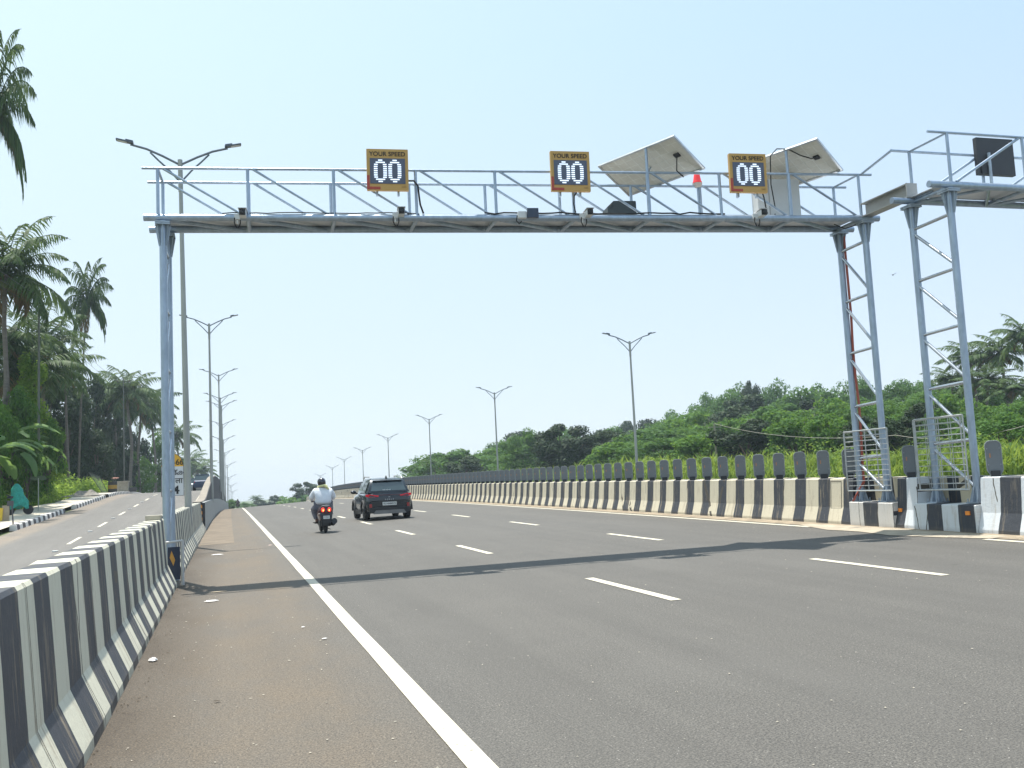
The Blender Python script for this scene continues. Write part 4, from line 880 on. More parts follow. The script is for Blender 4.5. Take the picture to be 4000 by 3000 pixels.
for y, w_, zb, zt in [(-.93, .1, .6, .78), (-.88, .19, .5, .86), (-.7, .24, .4, .85), (-.4, .24, .34, .8), (-.1, .19, .34, .76), (.0, .15, .3, .5)]:
    sec.append([(0, y, zb), (w_*.7, y, zb), (w_, y, zb*.5+zt*.5), (w_*.9, y, zt-.05), (w_*.5, y, zt), (0, y, zt+.01), (-w_*.5, y, zt), (-w_*.9, y, zt-.05), (-w_, y, zb*.5+zt*.5), (-w_*.7, y, zb)])
m.sweep(sec); m.build('tail_body', SCP, sco, smooth=50)
m = MB(); sec = []
for y, w_, z in [(-.85, .1, .83), (-.78, .15, .85), (-.4, .16, .83), (-.1, .14, .79), (.0, .08, .77)]: sec.append([(-w_, y, z-.04), (w_, y, z-.04), (w_*.9, y, z+.025), (0, y, z+.04), (-w_*.9, y, z+.025)])
m.sweep(sec); m.build('seat', pm('black_seat', (.02, .02, .02), .7), sco, smooth=50)
m = MB(); m.box((0, .15, .27), (.3, .5, .05)); m.build('footboard', SCB, sco, bevel=.01)
m = MB(); sec = []
for z, w_, y in [(.3, .2, .42), (.55, .22, .5), (.8, .17, .46), (.98, .12, .4)]: sec.append([(-w_, y, z), (-w_*.6, y+.08, z), (w_*.6, y+.08, z), (w_, y, z), (0, y-.03, z)])
m.sweep(sec); m.build('front_apron', SCP, sco, smooth=50)
m = MB(); m.tube([(0, .62, .25), (0, .55, .55), (0, .42, .95)], .03, 8); m.build('fork', SCB, sco); m = MB(); m.tube([(-.34, .3, 1.0), (-.2, .38, 1.02), (0, .42, 1.0), (.2, .38, 1.02), (.34, .3, 1.0)], .016, 8); m.box((0, .43, 1.0), (.2, .14, .12)); m.build('handlebar', SCB, sco, smooth=True)
for sg in (-1, 1):
    m = MB(); m.tube([(sg*.34, .3, 1.0), (sg*.24, .345, 1.015)], .022, 8); m.build('grip', BLACKR, sco)
    m = MB(); m.tube([(sg*.2, .38, 1.02), (sg*.3, .4, 1.2)], .006, 5); m.sphere((sg*.32, .4, 1.23), .055, (1.2, .3, .8), 7); m.build('mirror', SCB, sco, smooth=True)
    m = MB(); m.sphere((sg*.098, -.915, .735), .062, (.95, .45, 1.15), 10); tl = m.build('tail_light', pm('lit_red_lens', (.5, .01, .01), .3, emit=(1, .04, .02), es=1.1), sco, smooth=True)
    m = MB(); m.sphere((sg*.095, -.94, .722), .026, (.8, .5, 1.3), 8); m.build('bulb_glow', pm('bulb_glow', (.9, .4, .1), .3, emit=(1, .32, .08), es=2.6), tl, smooth=True)
    m = MB(); m.sphere((sg*.2, -.88, .615), .032, (1.5, .6, .6), 7); m.build('indicator', pm('pale_indicator', (.45, .4, .38), .3), sco, smooth=True)
m = MB(); m.tube([(-.12, -.7, .84), (-.1, -.9, .87), (0, -.97, .88), (.1, -.9, .87), (.12, -.7, .84)], .016, 8); m.box((0, -.965, .87), (.13, .03, .045)); m.build('grab_rail', pm('dull_silver', (.45, .45, .45), .4, .6), sco, smooth=True)
m = MB(); sec = []
for z, w_, y in [(.66, .22, -.9), (.55, .19, -.95), (.42, .17, -.97), (.3, .11, -.95), (.24, .06, -.94)]: sec.append([(-w_, y, z), (w_, y, z), (w_*.8, y+.04, z), (-w_*.8, y+.04, z)])
m.sweep(sec); m.build('rear_mudguard', SCB, sco, smooth=40)
m = MB(); m.box((0, -.995, .5), (.2, .01, .1)); pl = m.build('number_plate', pm('plate_white', (.62, .64, .62)), sco); text('plate_lettering', '1251', .085, TXT, pl, (0, -1.001, .5), RX, .001)
m = MB(); m.tube([(.13, -.2, .25), (.19, -.5, .28), (.23, -.62, .31), (.25, -.95, .37)], [.03, .06, .1, .095], 12); m.sphere((.24, -.62, .32), .11, (.8, 1.8, 1), 8); m.build('muffler', SCB, sco, smooth=True)
m = MB(); m.box((-.14, -.45, .3), (.1, .5, .18)); m.box((0, -.6, .36), (.3, .5, .3)); m.build('engine_case', SCB, sco, bevel=.03); m = MB(); m.box((-.25, -.2, .33), (.2, .09, .02)); m.build('footrest', SCB, sco)
m = MB(); m.tube([(-.03, -.4, .2), (.17, -.5, .1)], .012, 6); m.build('stand', SCB, sco)
rid = empty('person', sco.location, sco.rotation_euler[2], 'scooter rider seen from behind in white shirt, grey trousers and black helmet', 'person')
SKIN = pm('brown_skin', (.2, .1, .06), .55, 0, .08, 8); SHIRT = pm('white_shirt', (.66, .69, .74), .85, 0, .06, 6, bump=.5, bscale=14); TRS = pm('grey_trousers', (.17, .17, .2), .85, 0, .12, 8, bump=.4, bscale=14)
J = {'pel': (0, -.12, .9, .13, .1), 'abd': (0, -.12, 1.06, .125, .1), 'chest': (0, -.05, 1.27, .15, .11), 'neck': (0, .0, 1.44, .055, .055), 'head': (.0, .03, 1.57, .08, .09), 'top': (.0, .03, 1.65, .06, .07)}
E_ = [('pel', 'abd'), ('abd', 'chest'), ('chest', 'neck'), ('neck', 'head'), ('head', 'top')]
for sg, n in ((-1, 'l'), (1, 'r')):
    J.update({'sh'+n: (sg*.19, -.02, 1.36, .06, .06), 'el'+n: (sg*.33, .08, 1.14, .045, .045), 'wr'+n: (sg*.3, .24, 1.04, .028, .028), 'ha'+n: (sg*.295, .29, 1.035, .03, .02)})
    E_ += [('chest', 'sh'+n), ('sh'+n, 'el'+n), ('el'+n, 'wr'+n), ('wr'+n, 'ha'+n)]
    J.update({'hi'+n: (sg*.1, -.08, .86, .09, .09), 'kn'+n: (sg*.22, .3, .76, .062, .062), 'an'+n: (sg*.19, .2, .36, .04, .04), 'to'+n: (sg*.2, .34, .31, .035, .025)})
    E_ += [('pel', 'hi'+n), ('hi'+n, 'kn'+n), ('kn'+n, 'an'+n), ('an'+n, 'to'+n)]
    for q in range(4):
        x = sg*(.268+q*.02); a, b_, c = 'f%s%da' % (n, q), 'f%s%db' % (n, q), 'f%s%dc' % (n, q)
        J.update({a: (x, .325, 1.03, .009), b_: (x, .345-.004*q, 1.0, .0085), c: (x, .315, .983, .008)}); E_ += [('ha'+n, a), (a, b_), (b_, c)]
    J.update({'t'+n: (sg*.262, .28, 1.005, .01), 'u'+n: (sg*.258, .31, .985, .009)}); E_ += [('ha'+n, 't'+n), ('t'+n, 'u'+n)]
skin('body', J, E_, SKIN, rid, 'pel', 2)
JS = {'p': (0, -.14, .87, .3, .2), 'a': (0, -.15, 1.03, .29, .2), 'c': (0, -.1, 1.25, .285, .19), 'n': (0, -.02, 1.41, .13, .1)}; ES = [('p', 'a'), ('a', 'c'), ('c', 'n')]
for sg, n in ((-1, 'l'), (1, 'r')):
    JS.update({'s'+n: (sg*.24, -.04, 1.33, .125, .12), 'e'+n: (sg*.36, .05, 1.13, .105, .1), 'w'+n: (sg*.312, .2, 1.055, .05, .048)}); ES += [('c', 's'+n), ('s'+n, 'e'+n), ('e'+n, 'w'+n)]
skin('shirt', JS, ES, SHIRT, rid, 'p', 2)
JT = {'p': (0, -.13, .85, .24, .17)}; ET = []
for sg, n in ((-1, 'l'), (1, 'r')):
    JT.update({'h'+n: (sg*.15, -.02, .84, .15, .14), 'k'+n: (sg*.27, .3, .76, .13, .12), 'a'+n: (sg*.2, .2, .4, .07, .07)}); ET += [('p', 'h'+n), ('h'+n, 'k'+n), ('k'+n, 'a'+n)]
skin('trousers', JT, ET, TRS, rid, 'p', 2)
m = MB(); m.lathe([(.1, -.1), (.13, -.08), (.142, .0), (.138, .06), (.11, .115), (.06, .145), (.001, .155)], 24, Matrix.Translation((-.015, .02, 1.62)) @ Matrix.Rotation(-.1, 4, 'Y') @ Matrix.Diagonal((.95, 1.12, 1, 1))); m.build('helmet', pm('helmet_black', (.012, .012, .022), .25, 0, .1, 3, coat=.6), rid, smooth=True)
m = MB(); rr = random.Random(7); pts = [(-.1, -.09, 1.49), (-.03, -.15, 1.5), (.06, -.14, 1.52), (.13, -.05, 1.5), (.14, .06, 1.47), (.05, .12, 1.44), (-.08, .1, 1.44), (-.13, 0, 1.47), (-.1, -.09, 1.49)]; m.tube(pts, .038, 8); m.tube([(.05, -.14, 1.5), (.12, -.16, 1.46), (.17, -.13, 1.4), (.16, -.15, 1.34)], [.035, .045, .04, .02], 8); m.build('scarf', pm('pale_yellow_scarf', (.62, .6, .3), .9, 0, .25, 20, bump=.6, bscale=30), rid, smooth=60)
for sg in (-1, 1):
    m = MB(); m.box((sg*.2, .27, .295), (.1, .26, .03)); m.build('sandal', pm('sandal_brown', (.05, .03, .02), .7), rid, bevel=.01)
# ---- far vehicles
def farcar(P, label, col, name='car'):
    r = empty(name, P, 0, label, 'car'); m = MB(); sec = []
    for y, zb, zt, w_ in [(-1.9, .45, .85, .7), (-1.8, .28, .95, .82), (-1, .25, .95, .86), (1, .25, .93, .86), (1.8, .3, .8, .8), (1.95, .45, .7, .65)]:
        sec.append([(-w_*.9, y, zb), (w_*.9, y, zb), (w_, y, zb*.5+zt*.5), (w_*.92, y, zt), (-w_*.92, y, zt), (-w_, y, zb*.5+zt*.5)])
    m.sweep(sec); m.build('body', col, r, smooth=40)
    m = MB(); sec = []
    for y, z1, w1 in [(-1.5, .97, .74), (-1.2, 1.42, .6), (.1, 1.47, .6), (.5, 1.4, .58), (1.1, .97, .72)]: sec.append([(-.78, y, .92), (.78, y, .92), (w1, y, z1), (-w1, y, z1)])
    m.sweep(sec); m.build('cabin', GLASS, r, smooth=30); m = MB(); m.box((0, -.5, 1.475), (1.15, 1.4, .04)); m.build('roof', col, r, bevel=.015)
    for sg in (-1, 1):
        for yy in (-1.2, 1.25): wheel(r, sg*.76, yy, .3, .2, sg)
        m = MB(); m.box((sg*.62, -1.86, .78), (.2, .05, .12)); m.build('tail_light', pm('red_tail_lens', (.45, .015, .03)), r)
    return r
P = at(793, 1905, 96); farcar((P.x, 96, zserv(96)), 'blue car with pale roof just beyond the crest of the left service road', pm('car_blue', (.03, .06, .14), .3, 0, .1, 2, coat=.5))
P = at(758, 1908, 104); farcar((P.x, 104, zserv(104)-.1), 'small silver car left of the blue car at the crest of the service road', pm('car_silver', (.4, .42, .45), .3, .3, .1, 2, coat=.5))
P = at(929, 1975, 165); fb = empty('motorcycle', (P.x, 165, zmain(165)), 0, 'tiny dark motorcycle at the crest of the road beside the edge line', 'motorcycle')
m = MB()
for yy in (-.6, .6): m.lathe([(.2, -.05), (.3, -.05), (.3, .05), (.2, .05)], 16, Matrix.Translation((0, yy, .3)) @ Matrix.Rotation(math.radians(90), 4, 'Y'))
m.build('wheels', BLACKR, fb); m = MB(); m.box((0, 0, .6), (.25, 1.1, .35)); m.tube([(-.35, .4, 1), (.35, .4, 1)], .03, 6); m.build('frame', SCB, fb, bevel=.05)
fr_ = empty('person', fb.location, 0, 'tiny dark rider on the motorcycle at the crest of the road', 'person')
skin('body', {'p': (0, -.2, .85, .17), 'c': (0, -.12, 1.3, .2, .14), 'n': (0, -.05, 1.5, .07), 'h': (0, 0, 1.66, .12), 'al': (-.36, .1, 1.1, .06), 'ar': (.36, .1, 1.1, .06), 'hl': (-.33, .38, 1.0, .04), 'hr': (.33, .38, 1.0, .04), 'kl': (-.25, .25, .75, .09), 'kr': (.25, .25, .75, .09), 'fl': (-.2, .1, .35, .06), 'fr': (.2, .1, .35, .06)}, [('p', 'c'), ('c', 'n'), ('n', 'h'), ('c', 'al'), ('c', 'ar'), ('al', 'hl'), ('ar', 'hr'), ('p', 'kl'), ('p', 'kr'), ('kl', 'fl'), ('kr', 'fr')], pm('dark_clothes', (.05, .03, .035), .8), fr_, 'p', 1)
# ------------------------------------------------------------------ vegetation
LD = leafmat('dark_leaves', (.008, .021, .01), (.036, .07, .02), .15); LM = leafmat('mid_leaves', (.024, .075, .014), (.075, .175, .028), .35); LM2 = leafmat('light_leaves', (.032, .095, .014), (.1, .22, .03), .4); LBR = leafmat('bright_leaves', (.065, .145, .016), (.21, .34, .055), .45)
LP = leafmat('palm_leaves', (.02, .05, .018), (.08, .14, .04), .3, .4); LPD = leafmat('dry_fronds', (.13, .09, .04), (.25, .19, .08), .2); LG_ = leafmat('grass_blades', (.055, .11, .014), (.16, .25, .045), .45)
BARK = pm('bark', (.09, .07, .05), .95, 0, .3, 5, bump=.6, bscale=20, aniso=(1, 1, .3)); PBK = pm('palm_bark', (.15, .13, .11), .95, 0, .25, 3, bump=.8, bscale=14, aniso=(.3, .3, 3))
def leaves(C, D, n, size, rs, asp=.55, droop=.25):
    """C centres (m,3), D radii (m,3): n leaf quads spread near the shell of each clump"""
    k = rs.randint(0, len(C), n); v = rs.normal(size=(n, 3)); v /= np.linalg.norm(v, axis=1)[:, None]
    rad = rs.uniform(.55, 1.06, n)[:, None]; P = C[k] + v*D[k]*rad
    nrm = v + rs.normal(size=(n, 3))*.55; nrm[:, 2] += .5; nrm /= np.linalg.norm(nrm, axis=1)[:, None]
    t = np.cross(nrm, rs.normal(size=(n, 3))); t /= np.linalg.norm(t, axis=1)[:, None]; b = np.cross(nrm, t)
    t[:, 2] -= droop; s = size*rs.uniform(.6, 1.35, n)[:, None]
    V = np.stack([P-t*s*.5, P+b*s*asp*.5, P+t*s*.5, P-b*s*asp*.5], 1).reshape(-1, 3); Fq = np.arange(4*n).reshape(-1, 4); return V, Fq
def crown_clumps(rs, w_, h, n, zc_):
    C = []; D = []
    for i in range(n):
        a = rs.uniform(0, 2*math.pi); z = rs.uniform(-.85, 1); rr_ = math.sqrt(max(.05, 1-abs(z)**2.2))*rs.uniform(.35, .95)
        C.append((math.cos(a)*rr_*w_, math.sin(a)*rr_*w_, zc_+z*h)); q = rs.uniform(.2, .36); D.append((w_*q*1.1, w_*q*1.1, h*q*.95))
    return np.array(C), np.array(D)
def make_tree(seed, w_, h, trunk, mat, nl=5200, ls=.34, clumps=30, name='tree'):
    rs = np.random.RandomState(seed); r = empty(name)
    zc_ = trunk+h*.75; C, D = crown_clumps(rs, w_, h, clumps, zc_)
    V, Fq = leaves(C, D, nl, ls, rs); npmesh('crown', V, Fq, mat, r)
    m = MB(); m.tube([(0, 0, -.8), (.05, 0, trunk*.5), (-.05, .05, trunk), (0, 0, zc_)], [w_*.07, w_*.055, w_*.045, w_*.02], 8)
    for i in range(0, clumps, 3): m.tube([(0, 0, trunk*.8+i*.02), tuple(C[i]*.5+np.array([0, 0, trunk*.5])), tuple(C[i])], [w_*.03, w_*.02, w_*.008], 5)
    m.build('trunk', BARK, r, smooth=True); return r
def make_palm(seed, H=9., R_=3.4, nf=24, lean=.5, dry=3, lw=1., mat=None):
    rs = np.random.RandomState(seed); r = empty('coconut_palm'); mat = mat or LP
    cx = lean; top = np.array([cx, 0, H]); m = MB(); n = 9
    m.tube([(cx*(k/n)**1.6, .1*math.sin(k), H*k/n-.3*(k == 0)) for k in range(n+1)], [.19 if k == 0 else .13-.045*k/n for k in range(n+1)], 9); m.build('trunk', PBK, r, smooth=True)
    def fronds(name, num, e0, e1, mt, scale=1.):
        Vs = []; Fs = []; base = 0; mr = MB()
        for i in range(num):
            a = 2.399*i+rs.uniform(-.25, .25); el = e0+(e1-e0)*((i+.5)/num)+rs.uniform(-.12, .12); L = R_*rs.uniform(.85, 1.12)*scale; K = 16
            d = np.array([math.cos(a), math.sin(a), 0]); pts = []; p_ = top.copy(); ang = el; sd = np.array([-d[1], d[0], 0]); twist = rs.uniform(-.35, .35)
            for k in range(K+1):
                pts.append(p_.copy()); p_ = p_+(d*math.cos(ang)+np.array([0, 0, math.sin(ang)])+sd*twist*.1*k/K)*L/K; ang -= (1.35+.5*rs.rand())/K*(.3+1.4*k/K)
            mr.tube([tuple(q) for q in pts[::2]], [.035*(1-k/9.5) for k in range(9)], 5)
            for k in range(2*K):
                f_ = k/(2*K); 
                if f_ < .1: continue
                i0 = min(int(f_*K), K-1); q = pts[i0]+(pts[i0+1]-pts[i0])*(f_*K-i0); tan = (pts[i0+1]-pts[i0]); tan /= np.linalg.norm(tan)
                ll = L*.24*math.sin(math.pi*min(1, .18+f_*.86))**.7*rs.uniform(.8, 1.1)
                for sg in (-1, 1):
                    dr = sd*sg*.8+tan*.55+np.array([0, 0, -.35-.5*rs.rand()]); dr /= np.linalg.norm(dr)
                    wv = np.cross(dr, np.array([0, 0, 1.])+.4*rs.normal(size=3)); wv = wv/np.linalg.norm(wv)*.05*lw*R_/3.4
                    mid = q+dr*ll*.5; tip = q+dr*ll+np.array([0, 0, -ll*.28])
                    Vs += [q-wv*.6, q+wv*.6, mid+wv, mid-wv, tip]; b0 = len(Vs)-5; Fs += [(b0, b0+1, b0+2, b0+3), (b0+3, b0+2, b0+4, b0+4)]
        V = np.array(Vs); Fq = [f for f in Fs]
        me = bpy.data.meshes.new(name); me.from_pydata([tuple(v) for v in V], [], [f if f[2] != f[3] else f[:3] for f in Fq]); me.materials.append(mt)
        o = bpy.data.objects.new(name, me); COL.objects.link(o); o.parent = r; mr.build('midribs', mt, r); return o
    fronds('crown', nf, 1.4, -.5, mat)
    if dry: fronds('dry_fronds', dry, -.25, -.8, LPD, .62)
    m = MB()
    for k in range(9): a = k*.7; m.sphere((cx+.22*math.cos(a), .22*math.sin(a), H-.3-.08*(k % 3)), .12, (1, 1, 1.2), 6)
    m.build('coconuts', pm('green_coconut', (.1, .13, .03), .5), r, smooth=True)
    return r
palm_bank = [make_palm(1, 9, 3.4, 23, .9, 3), make_palm(2, 9, 3.2, 21, -.5, 2), make_palm(3, 9, 3.5, 25, .3, 4)]
palm_used = [False]*3
def put(bank, used_, i, P, sc_, rz, label, cat, group):
    src = bank[i]; o = src if not used_[i] else copy_tree(src); used_[i] = True
    o.location = P; o.scale = sc_ if isinstance(sc_, tuple) else (sc_,)*3; o.rotation_euler = (0, 0, rz); return tag(o, label, cat, group)
rp = random.Random(11)
def palm(px, py, Y, i, rz, label, group, size=1.):
    T = at(px, py, Y); gz = zground(T.x, Y); H = T.z-gz; sx_ = size
    dx = [.9, -.5, .3][i]*sx_; x = T.x-dx*math.cos(rz); y = T.y-dx*math.sin(rz)
    return put(palm_bank, palm_used, i, (x, y, gz), (sx_, sx_, H/9.0), rz, label, 'palm tree', group)
PGL = 'coconut palms along the left roadside'; PGR = 'coconut palms on the slope at the right'
for a in [(-22, 440, 58, 0, .3, 'tall coconut palm cut off by the upper left edge of the photo', .82),
          (28, 1070, 62, 2, 1.2, 'large coconut palm at the left edge with broad drooping crown', 1.3),
          (180, 1330, 78, 1, 2.5, 'coconut palm with low hanging fronds between the large left palm and the slender one', 1.25),
          (10, 1340, 70, 0, 4.2, 'coconut palm half hidden below the crown of the large left palm', 1.3),
          (95, 1440, 74, 2, 2.2, 'coconut palm behind the top of the vine covered post', 1.45),
          (340, 1175, 97, 0, .15, 'slender coconut palm standing free against the sky left of the gantry leg', .86),
          (250, 1440, 92, 2, 3.4, 'drooping coconut palm behind the slender free standing one', 1.1),
          (500, 1530, 132, 0, 1.9, 'left coconut palm of the distant clump above the dark trees', 1.7),
          (455, 1560, 138, 2, .8, 'coconut palm leaning in the distant clump beside the utility pole', 1.6),
          (545, 1600, 148, 2, 5.2, 'right coconut palm of the distant clump near the gantry leg', 1.6),
          (590, 1590, 165, 1, .6, 'coconut palm just left of the gantry leg, behind the distant clump', 1.7),
          (690, 1700, 220, 0, 2.2, 'coconut palm seen between the gantry leg and the tall lamp post', 2.0),
          (775, 1835, 270, 2, 1.0, 'coconut palm just right of the tall lamp post, above the blue car', 1.9),
          (738, 1800, 280, 1, 1.0, 'farther coconut palm behind the tall lamp post', 2.0)]:
    palm(*a[:6], PGL, a[6])
for a in [(3790, 1400, 88, 0, 1.0, 'coconut palm right of the second gantry leg', 1.35), (3905, 1380, 84, 2, 2.4, 'coconut palm with full crown near the right edge of the photo', 1.4), (3998, 1310, 78, 1, .3, 'tallest right coconut palm, cut by the right edge of the photo', 1.3), (3850, 1490, 80, 2, 4.0, 'low coconut palm below the full crowned one at the right', 1.25), (3720, 1480, 92, 1, 3.0, 'coconut palm peeping out behind the second gantry leg', 1.2), (3960, 1520, 76, 0, 5.0, 'low coconut palm at the right edge above the grass', 1.2)]:
    palm(*a[:6], PGR, a[6])
# broadleaf trees
tb = [make_tree(21, 3.4, 3.2, 2.2, LM), make_tree(22, 4.2, 3.0, 2.0, LM), make_tree(23, 3.0, 3.6, 2.6, LD, 7500), make_tree(24, 3.8, 3.6, 2.0, LD, 9500, .36), make_tree(25, 2.6, 2.4, 1.4, LM2, 4600, .3), make_tree(26, 3.2, 2.6, 1.6, LM, 4600, clumps=20)]
tu = [False]*6; TW = [3.4, 4.2, 3.0, 3.8, 2.6, 3.2]; TH = [2.2+3.2*1.75+.2, 2.0+3.0*1.75, 2.6+3.6*1.75, 2+3.6*1.75, 1.4+2.4*1.75, 1.6+2.6*1.75]
def tree(px, py, Y, i, wpx, label, group, zb=None):
    T = at(px, py, Y); gz = zground(T.x, Y) if zb is None else zb; H = max(2.0, T.z-gz); depth = F.x*T.x+F.y*Y
    sw = wpx/2/FPX*depth/TW[i]; return put(tb, tu, i, (T.x, Y, gz), (sw, sw, H/TH[i]), rp.uniform(0, 6.28), label, 'tree', group)
for a in [(255, 1520, 105, 3, 230, 'dark round tree behind the vine covered post at the left'), (350, 1500, 124, 2, 170, 'dark broad tree below the slender palm'), (425, 1550, 138, 3, 150, 'dark tree between the slender palm and the distant palm clump'),
          (40, 1450, 88, 3, 300, 'dark tree filling the left edge behind the banana plants'), (165, 1500, 95, 2, 230, 'dark shrubby tree behind the banana plants'), (500, 1680, 166, 3, 150, 'dark tree at the foot of the distant palm clump'),
          (590, 1700, 175, 0, 130, 'green tree left of the gantry leg below the palms'), (690, 1800, 230, 1, 130, 'green tree between the gantry leg and the lamp post'), (775, 1875, 260, 0, 110, 'green tree above the blue car'),
          (310, 1640, 114, 3, 220, 'dark undergrowth tree behind the fence panel'), (440, 1710, 142, 2, 170, 'dark tree behind the concrete box'), (645, 1790, 200, 3, 120, 'low dark tree just right of the gantry leg'), (110, 1640, 86, 2, 220, 'dark low tree behind the small signboard'), (380, 1700, 108, 3, 170, 'low dark tree behind the netting panel'), (540, 1770, 150, 0, 130, 'green tree behind the kerb end at the crest'), (50, 1530, 61, 4, 210, 'bright leafy bush tree just behind the largest banana plant'), (-5, 1600, 57, 4, 170, 'bright leafy bush at the left edge, left of the banana plants'), (185, 1650, 68, 4, 150, 'bright leafy bush right of the vine covered post'), (105, 1700, 60, 4, 140, 'bright leafy bush behind the teal cover')]:
    tree(*a, 'broadleaf trees along the left roadside')
# right forest: rows from the far skyline to the near slope
SK = [(1500, 1862), (1600, 1850), (1700, 1800), (1800, 1775), (1870, 1800), (1950, 1760), (2040, 1690), (2120, 1700), (2190, 1682), (2280, 1700), (2400, 1685), (2500, 1660), (2600, 1630), (2700, 1580), (2800, 1560), (2900, 1530), (3000, 1520), (3100, 1530), (3200, 1500), (3290, 1485), (3400, 1495), (3520, 1505), (3640, 1500), (3760, 1510), (3880, 1520), (4000, 1530), (4120, 1530)]
def sky_y(x):
    return interp(x, SK)
GRL = [(1600, 1862), (1900, 1840), (2200, 1815), (2600, 1790), (3000, 1755), (3300, 1745), (3600, 1705), (4200, 1690)]
def rat(px):
    d = F+RR*((px-2000)/FPX); return d.x/d.y
rows = [(112, 0., 130, 'on the hill skyline'), (94, .12, 130, 'just below the skyline'), (78, .3, 135, 'on the right upper slope'), (64, .48, 140, 'on the right middle slope'), (53, .66, 150, 'on the right lower slope'), (44, .84, 150, 'just above the tall right grass')]
for ri, (ux, f_, sp, where) in enumerate(rows):
    x = 1640 + rp.uniform(0, 60) + ri*25; n_ = 0
    while x < 4200:
        yv = sky_y(x)*(1-f_) + (interp(x, GRL)-70)*f_ + rp.uniform(-26, 22); YY = min(ux/rat(x)+rp.uniform(-5, 5), 235-ri*14)
        i = rp.choice([[0, 1, 0, 3, 5, 1], [0, 1, 2, 1, 5, 0], [0, 1, 1, 0, 5, 2], [0, 1, 3, 1, 5, 4], [0, 4, 1, 3, 5, 1], [4, 4, 0, 1, 5, 3]][ri])
        col_ = {0: 'green', 1: 'wide green', 2: 'tall dark', 3: 'dark rounded', 4: 'bright green', 5: 'loose green'}[i]
        pos = ORD[n_] + ' from the left' if n_ < 20 else 'rightmost of its row'
        tree(x, yv, YY, i, sp*rp.uniform(1.5, 2.2), '%s tree %s, %s' % (col_, where, pos), 'trees on the right hillside')
        n_ += 1; x += sp*rp.uniform(.85, 1.25)
tree(2190, 1672, 118, 3, 270, 'dark dome shaped tree left of the first right lamp post', 'trees on the right hillside'); tree(2035, 1680, 140, 0, 170, 'tall loose tree left of the dark dome shaped tree', 'trees on the right hillside')
tree(1815, 1790, 150, 3, 190, 'dark round tree beside the second right lamp post', 'trees on the right hillside')
for px, py, Y, wp, l in [(2920, 1512, 178, 120, 'dark umbrella shaped tree rising over the hill skyline'), (1195, 1888, 260, 120, 'dark spreading tree behind the rider where the barrier vanishes'), (1070, 1938, 330, 60, 'small distant tree over the road crest'), (1010, 1955, 330, 80, 'distant tree clump right of the tiny motorcycle')]:
    tree(px, py, Y, 3, wp, l, 'far single trees')
palm(1000, 1946, 320, 2, 0, 'tiny palm on the horizon over the road crest', 'far single trees', .8); palm(1702, 1815, 170, 0, 1, 'small palm left of the dark round tree on the right', 'far single trees', 1.2)
for i, (px, Y) in enumerate([(905, 230), (890, 210), (960, 300), (1040, 350)]): tree(px, 1950+i*6, Y, 0, 70, 'low distant tree, %s from the left along the road crest' % ORD[i], 'far single trees')
# banana plants
LBAN = leafmat('banana_leaves', (.05, .12, .03), (.14, .25, .07), .4, .6)
def banana(P, H, seed, label):
    r = empty('banana_plant', P, 0, label, 'banana plant', 'banana plants at the left edge'); rs = random.Random(seed)
    m = MB(); m.tube([(0, 0, -.2), (0, 0, H*.35), (.05, 0, H*.62)], [.14, .11, .07], 8); m.build('stem', pm('banana_stem', (.16, .2, .07), .7), r, smooth=True)
    for k in range(13):
        a = k*2.4+rs.uniform(-.3, .3); el = rs.uniform(.35, 1.35); L = H*.55*rs.uniform(.8, 1.15); d = Vector((math.cos(a), math.sin(a), 0)); sd = Vector((-d.y, d.x, 0)); p = Vector((.05, 0, H*.6)); m = MB(); vs_ = []; K = 10; ang = el
        for q in range(K+1):
            f_ = q/K; wv = .21*math.sin(math.pi*min(1, .08+f_*.9))**.6*(H/3.2); up = Vector((0, 0, 1))
            vs_ += [p-sd*wv-up*wv*.35, p, p+sd*wv-up*wv*.35]; p = p+(d*math.cos(ang)+up*math.sin(ang))*L/K; ang -= .21
        fs_ = []
        for q in range(K):
            b0 = q*3
            if rs.random() > .2: fs_.append((b0, b0+1, b0+4, b0+3))
            if rs.random() > .2: fs_.append((b0+1, b0+2, b0+5, b0+4))
        m.add(vs_, fs_); m.build('leaf', LBAN, r, smooth=60)
for i, (px, py, Y, H, l) in enumerate([(20, 1800, 58, 4.6, 'largest banana plant at the left edge of the photo'), (100, 1790, 62, 4.2, 'banana plant right of the largest one'), (-25, 1880, 54, 4.0, 'banana plant cut by the left edge beside the teal cover'), (60, 1800, 66, 5.2, 'tall banana plant between the largest one and the vine covered post')]):
    P = at(px, py, Y); banana((P.x-.3, Y, zground(P.x, Y)), H*1.25, i+3, l)
# shrubs and climbers at the left
def clump(name, pts, n, ls, mat, seed, label=None, cat=None, group=None, kind=None):
    rs = np.random.RandomState(seed); C = np.array([q[:3] for q in pts]); D = np.array([(q[3], q[3], q[4]) for q in pts]); V, Fq = leaves(C, D, n, ls, rs)
    o = npmesh(name, V, Fq, mat); return tag(o, label, cat, group, kind)
P = at(128, 1400, 69); gz = zground(P.x, 69)
vp = empty('climbing_vine', (P.x, 69, gz), 0, 'bright green climbing vine covering a tall post left of the dark trees', 'vine'); rs = np.random.RandomState(5)
n_ = 16; C = np.array([(rs.uniform(-.6, .6)*(2.4-k/n_*1.9), rs.uniform(-.4, .4), (P.z-gz)*k/n_+.2) for k in range(n_)]); D = np.array([(1.5-1.1*k/n_, 1.0-.6*k/n_, .8) for k in range(n_)])
V, Fq = leaves(C, D, 9000, .22, rs); npmesh('foliage', V, Fq, leafmat('vine_leaves', (.08, .17, .015), (.22, .36, .05), .5), vp); m = MB(); m.tube([(0, 0, -.2), (.1, 0, P.z-gz)], [.12, .07], 8); m.build('stem', BARK, vp)
rs = random.Random(8); pts = []
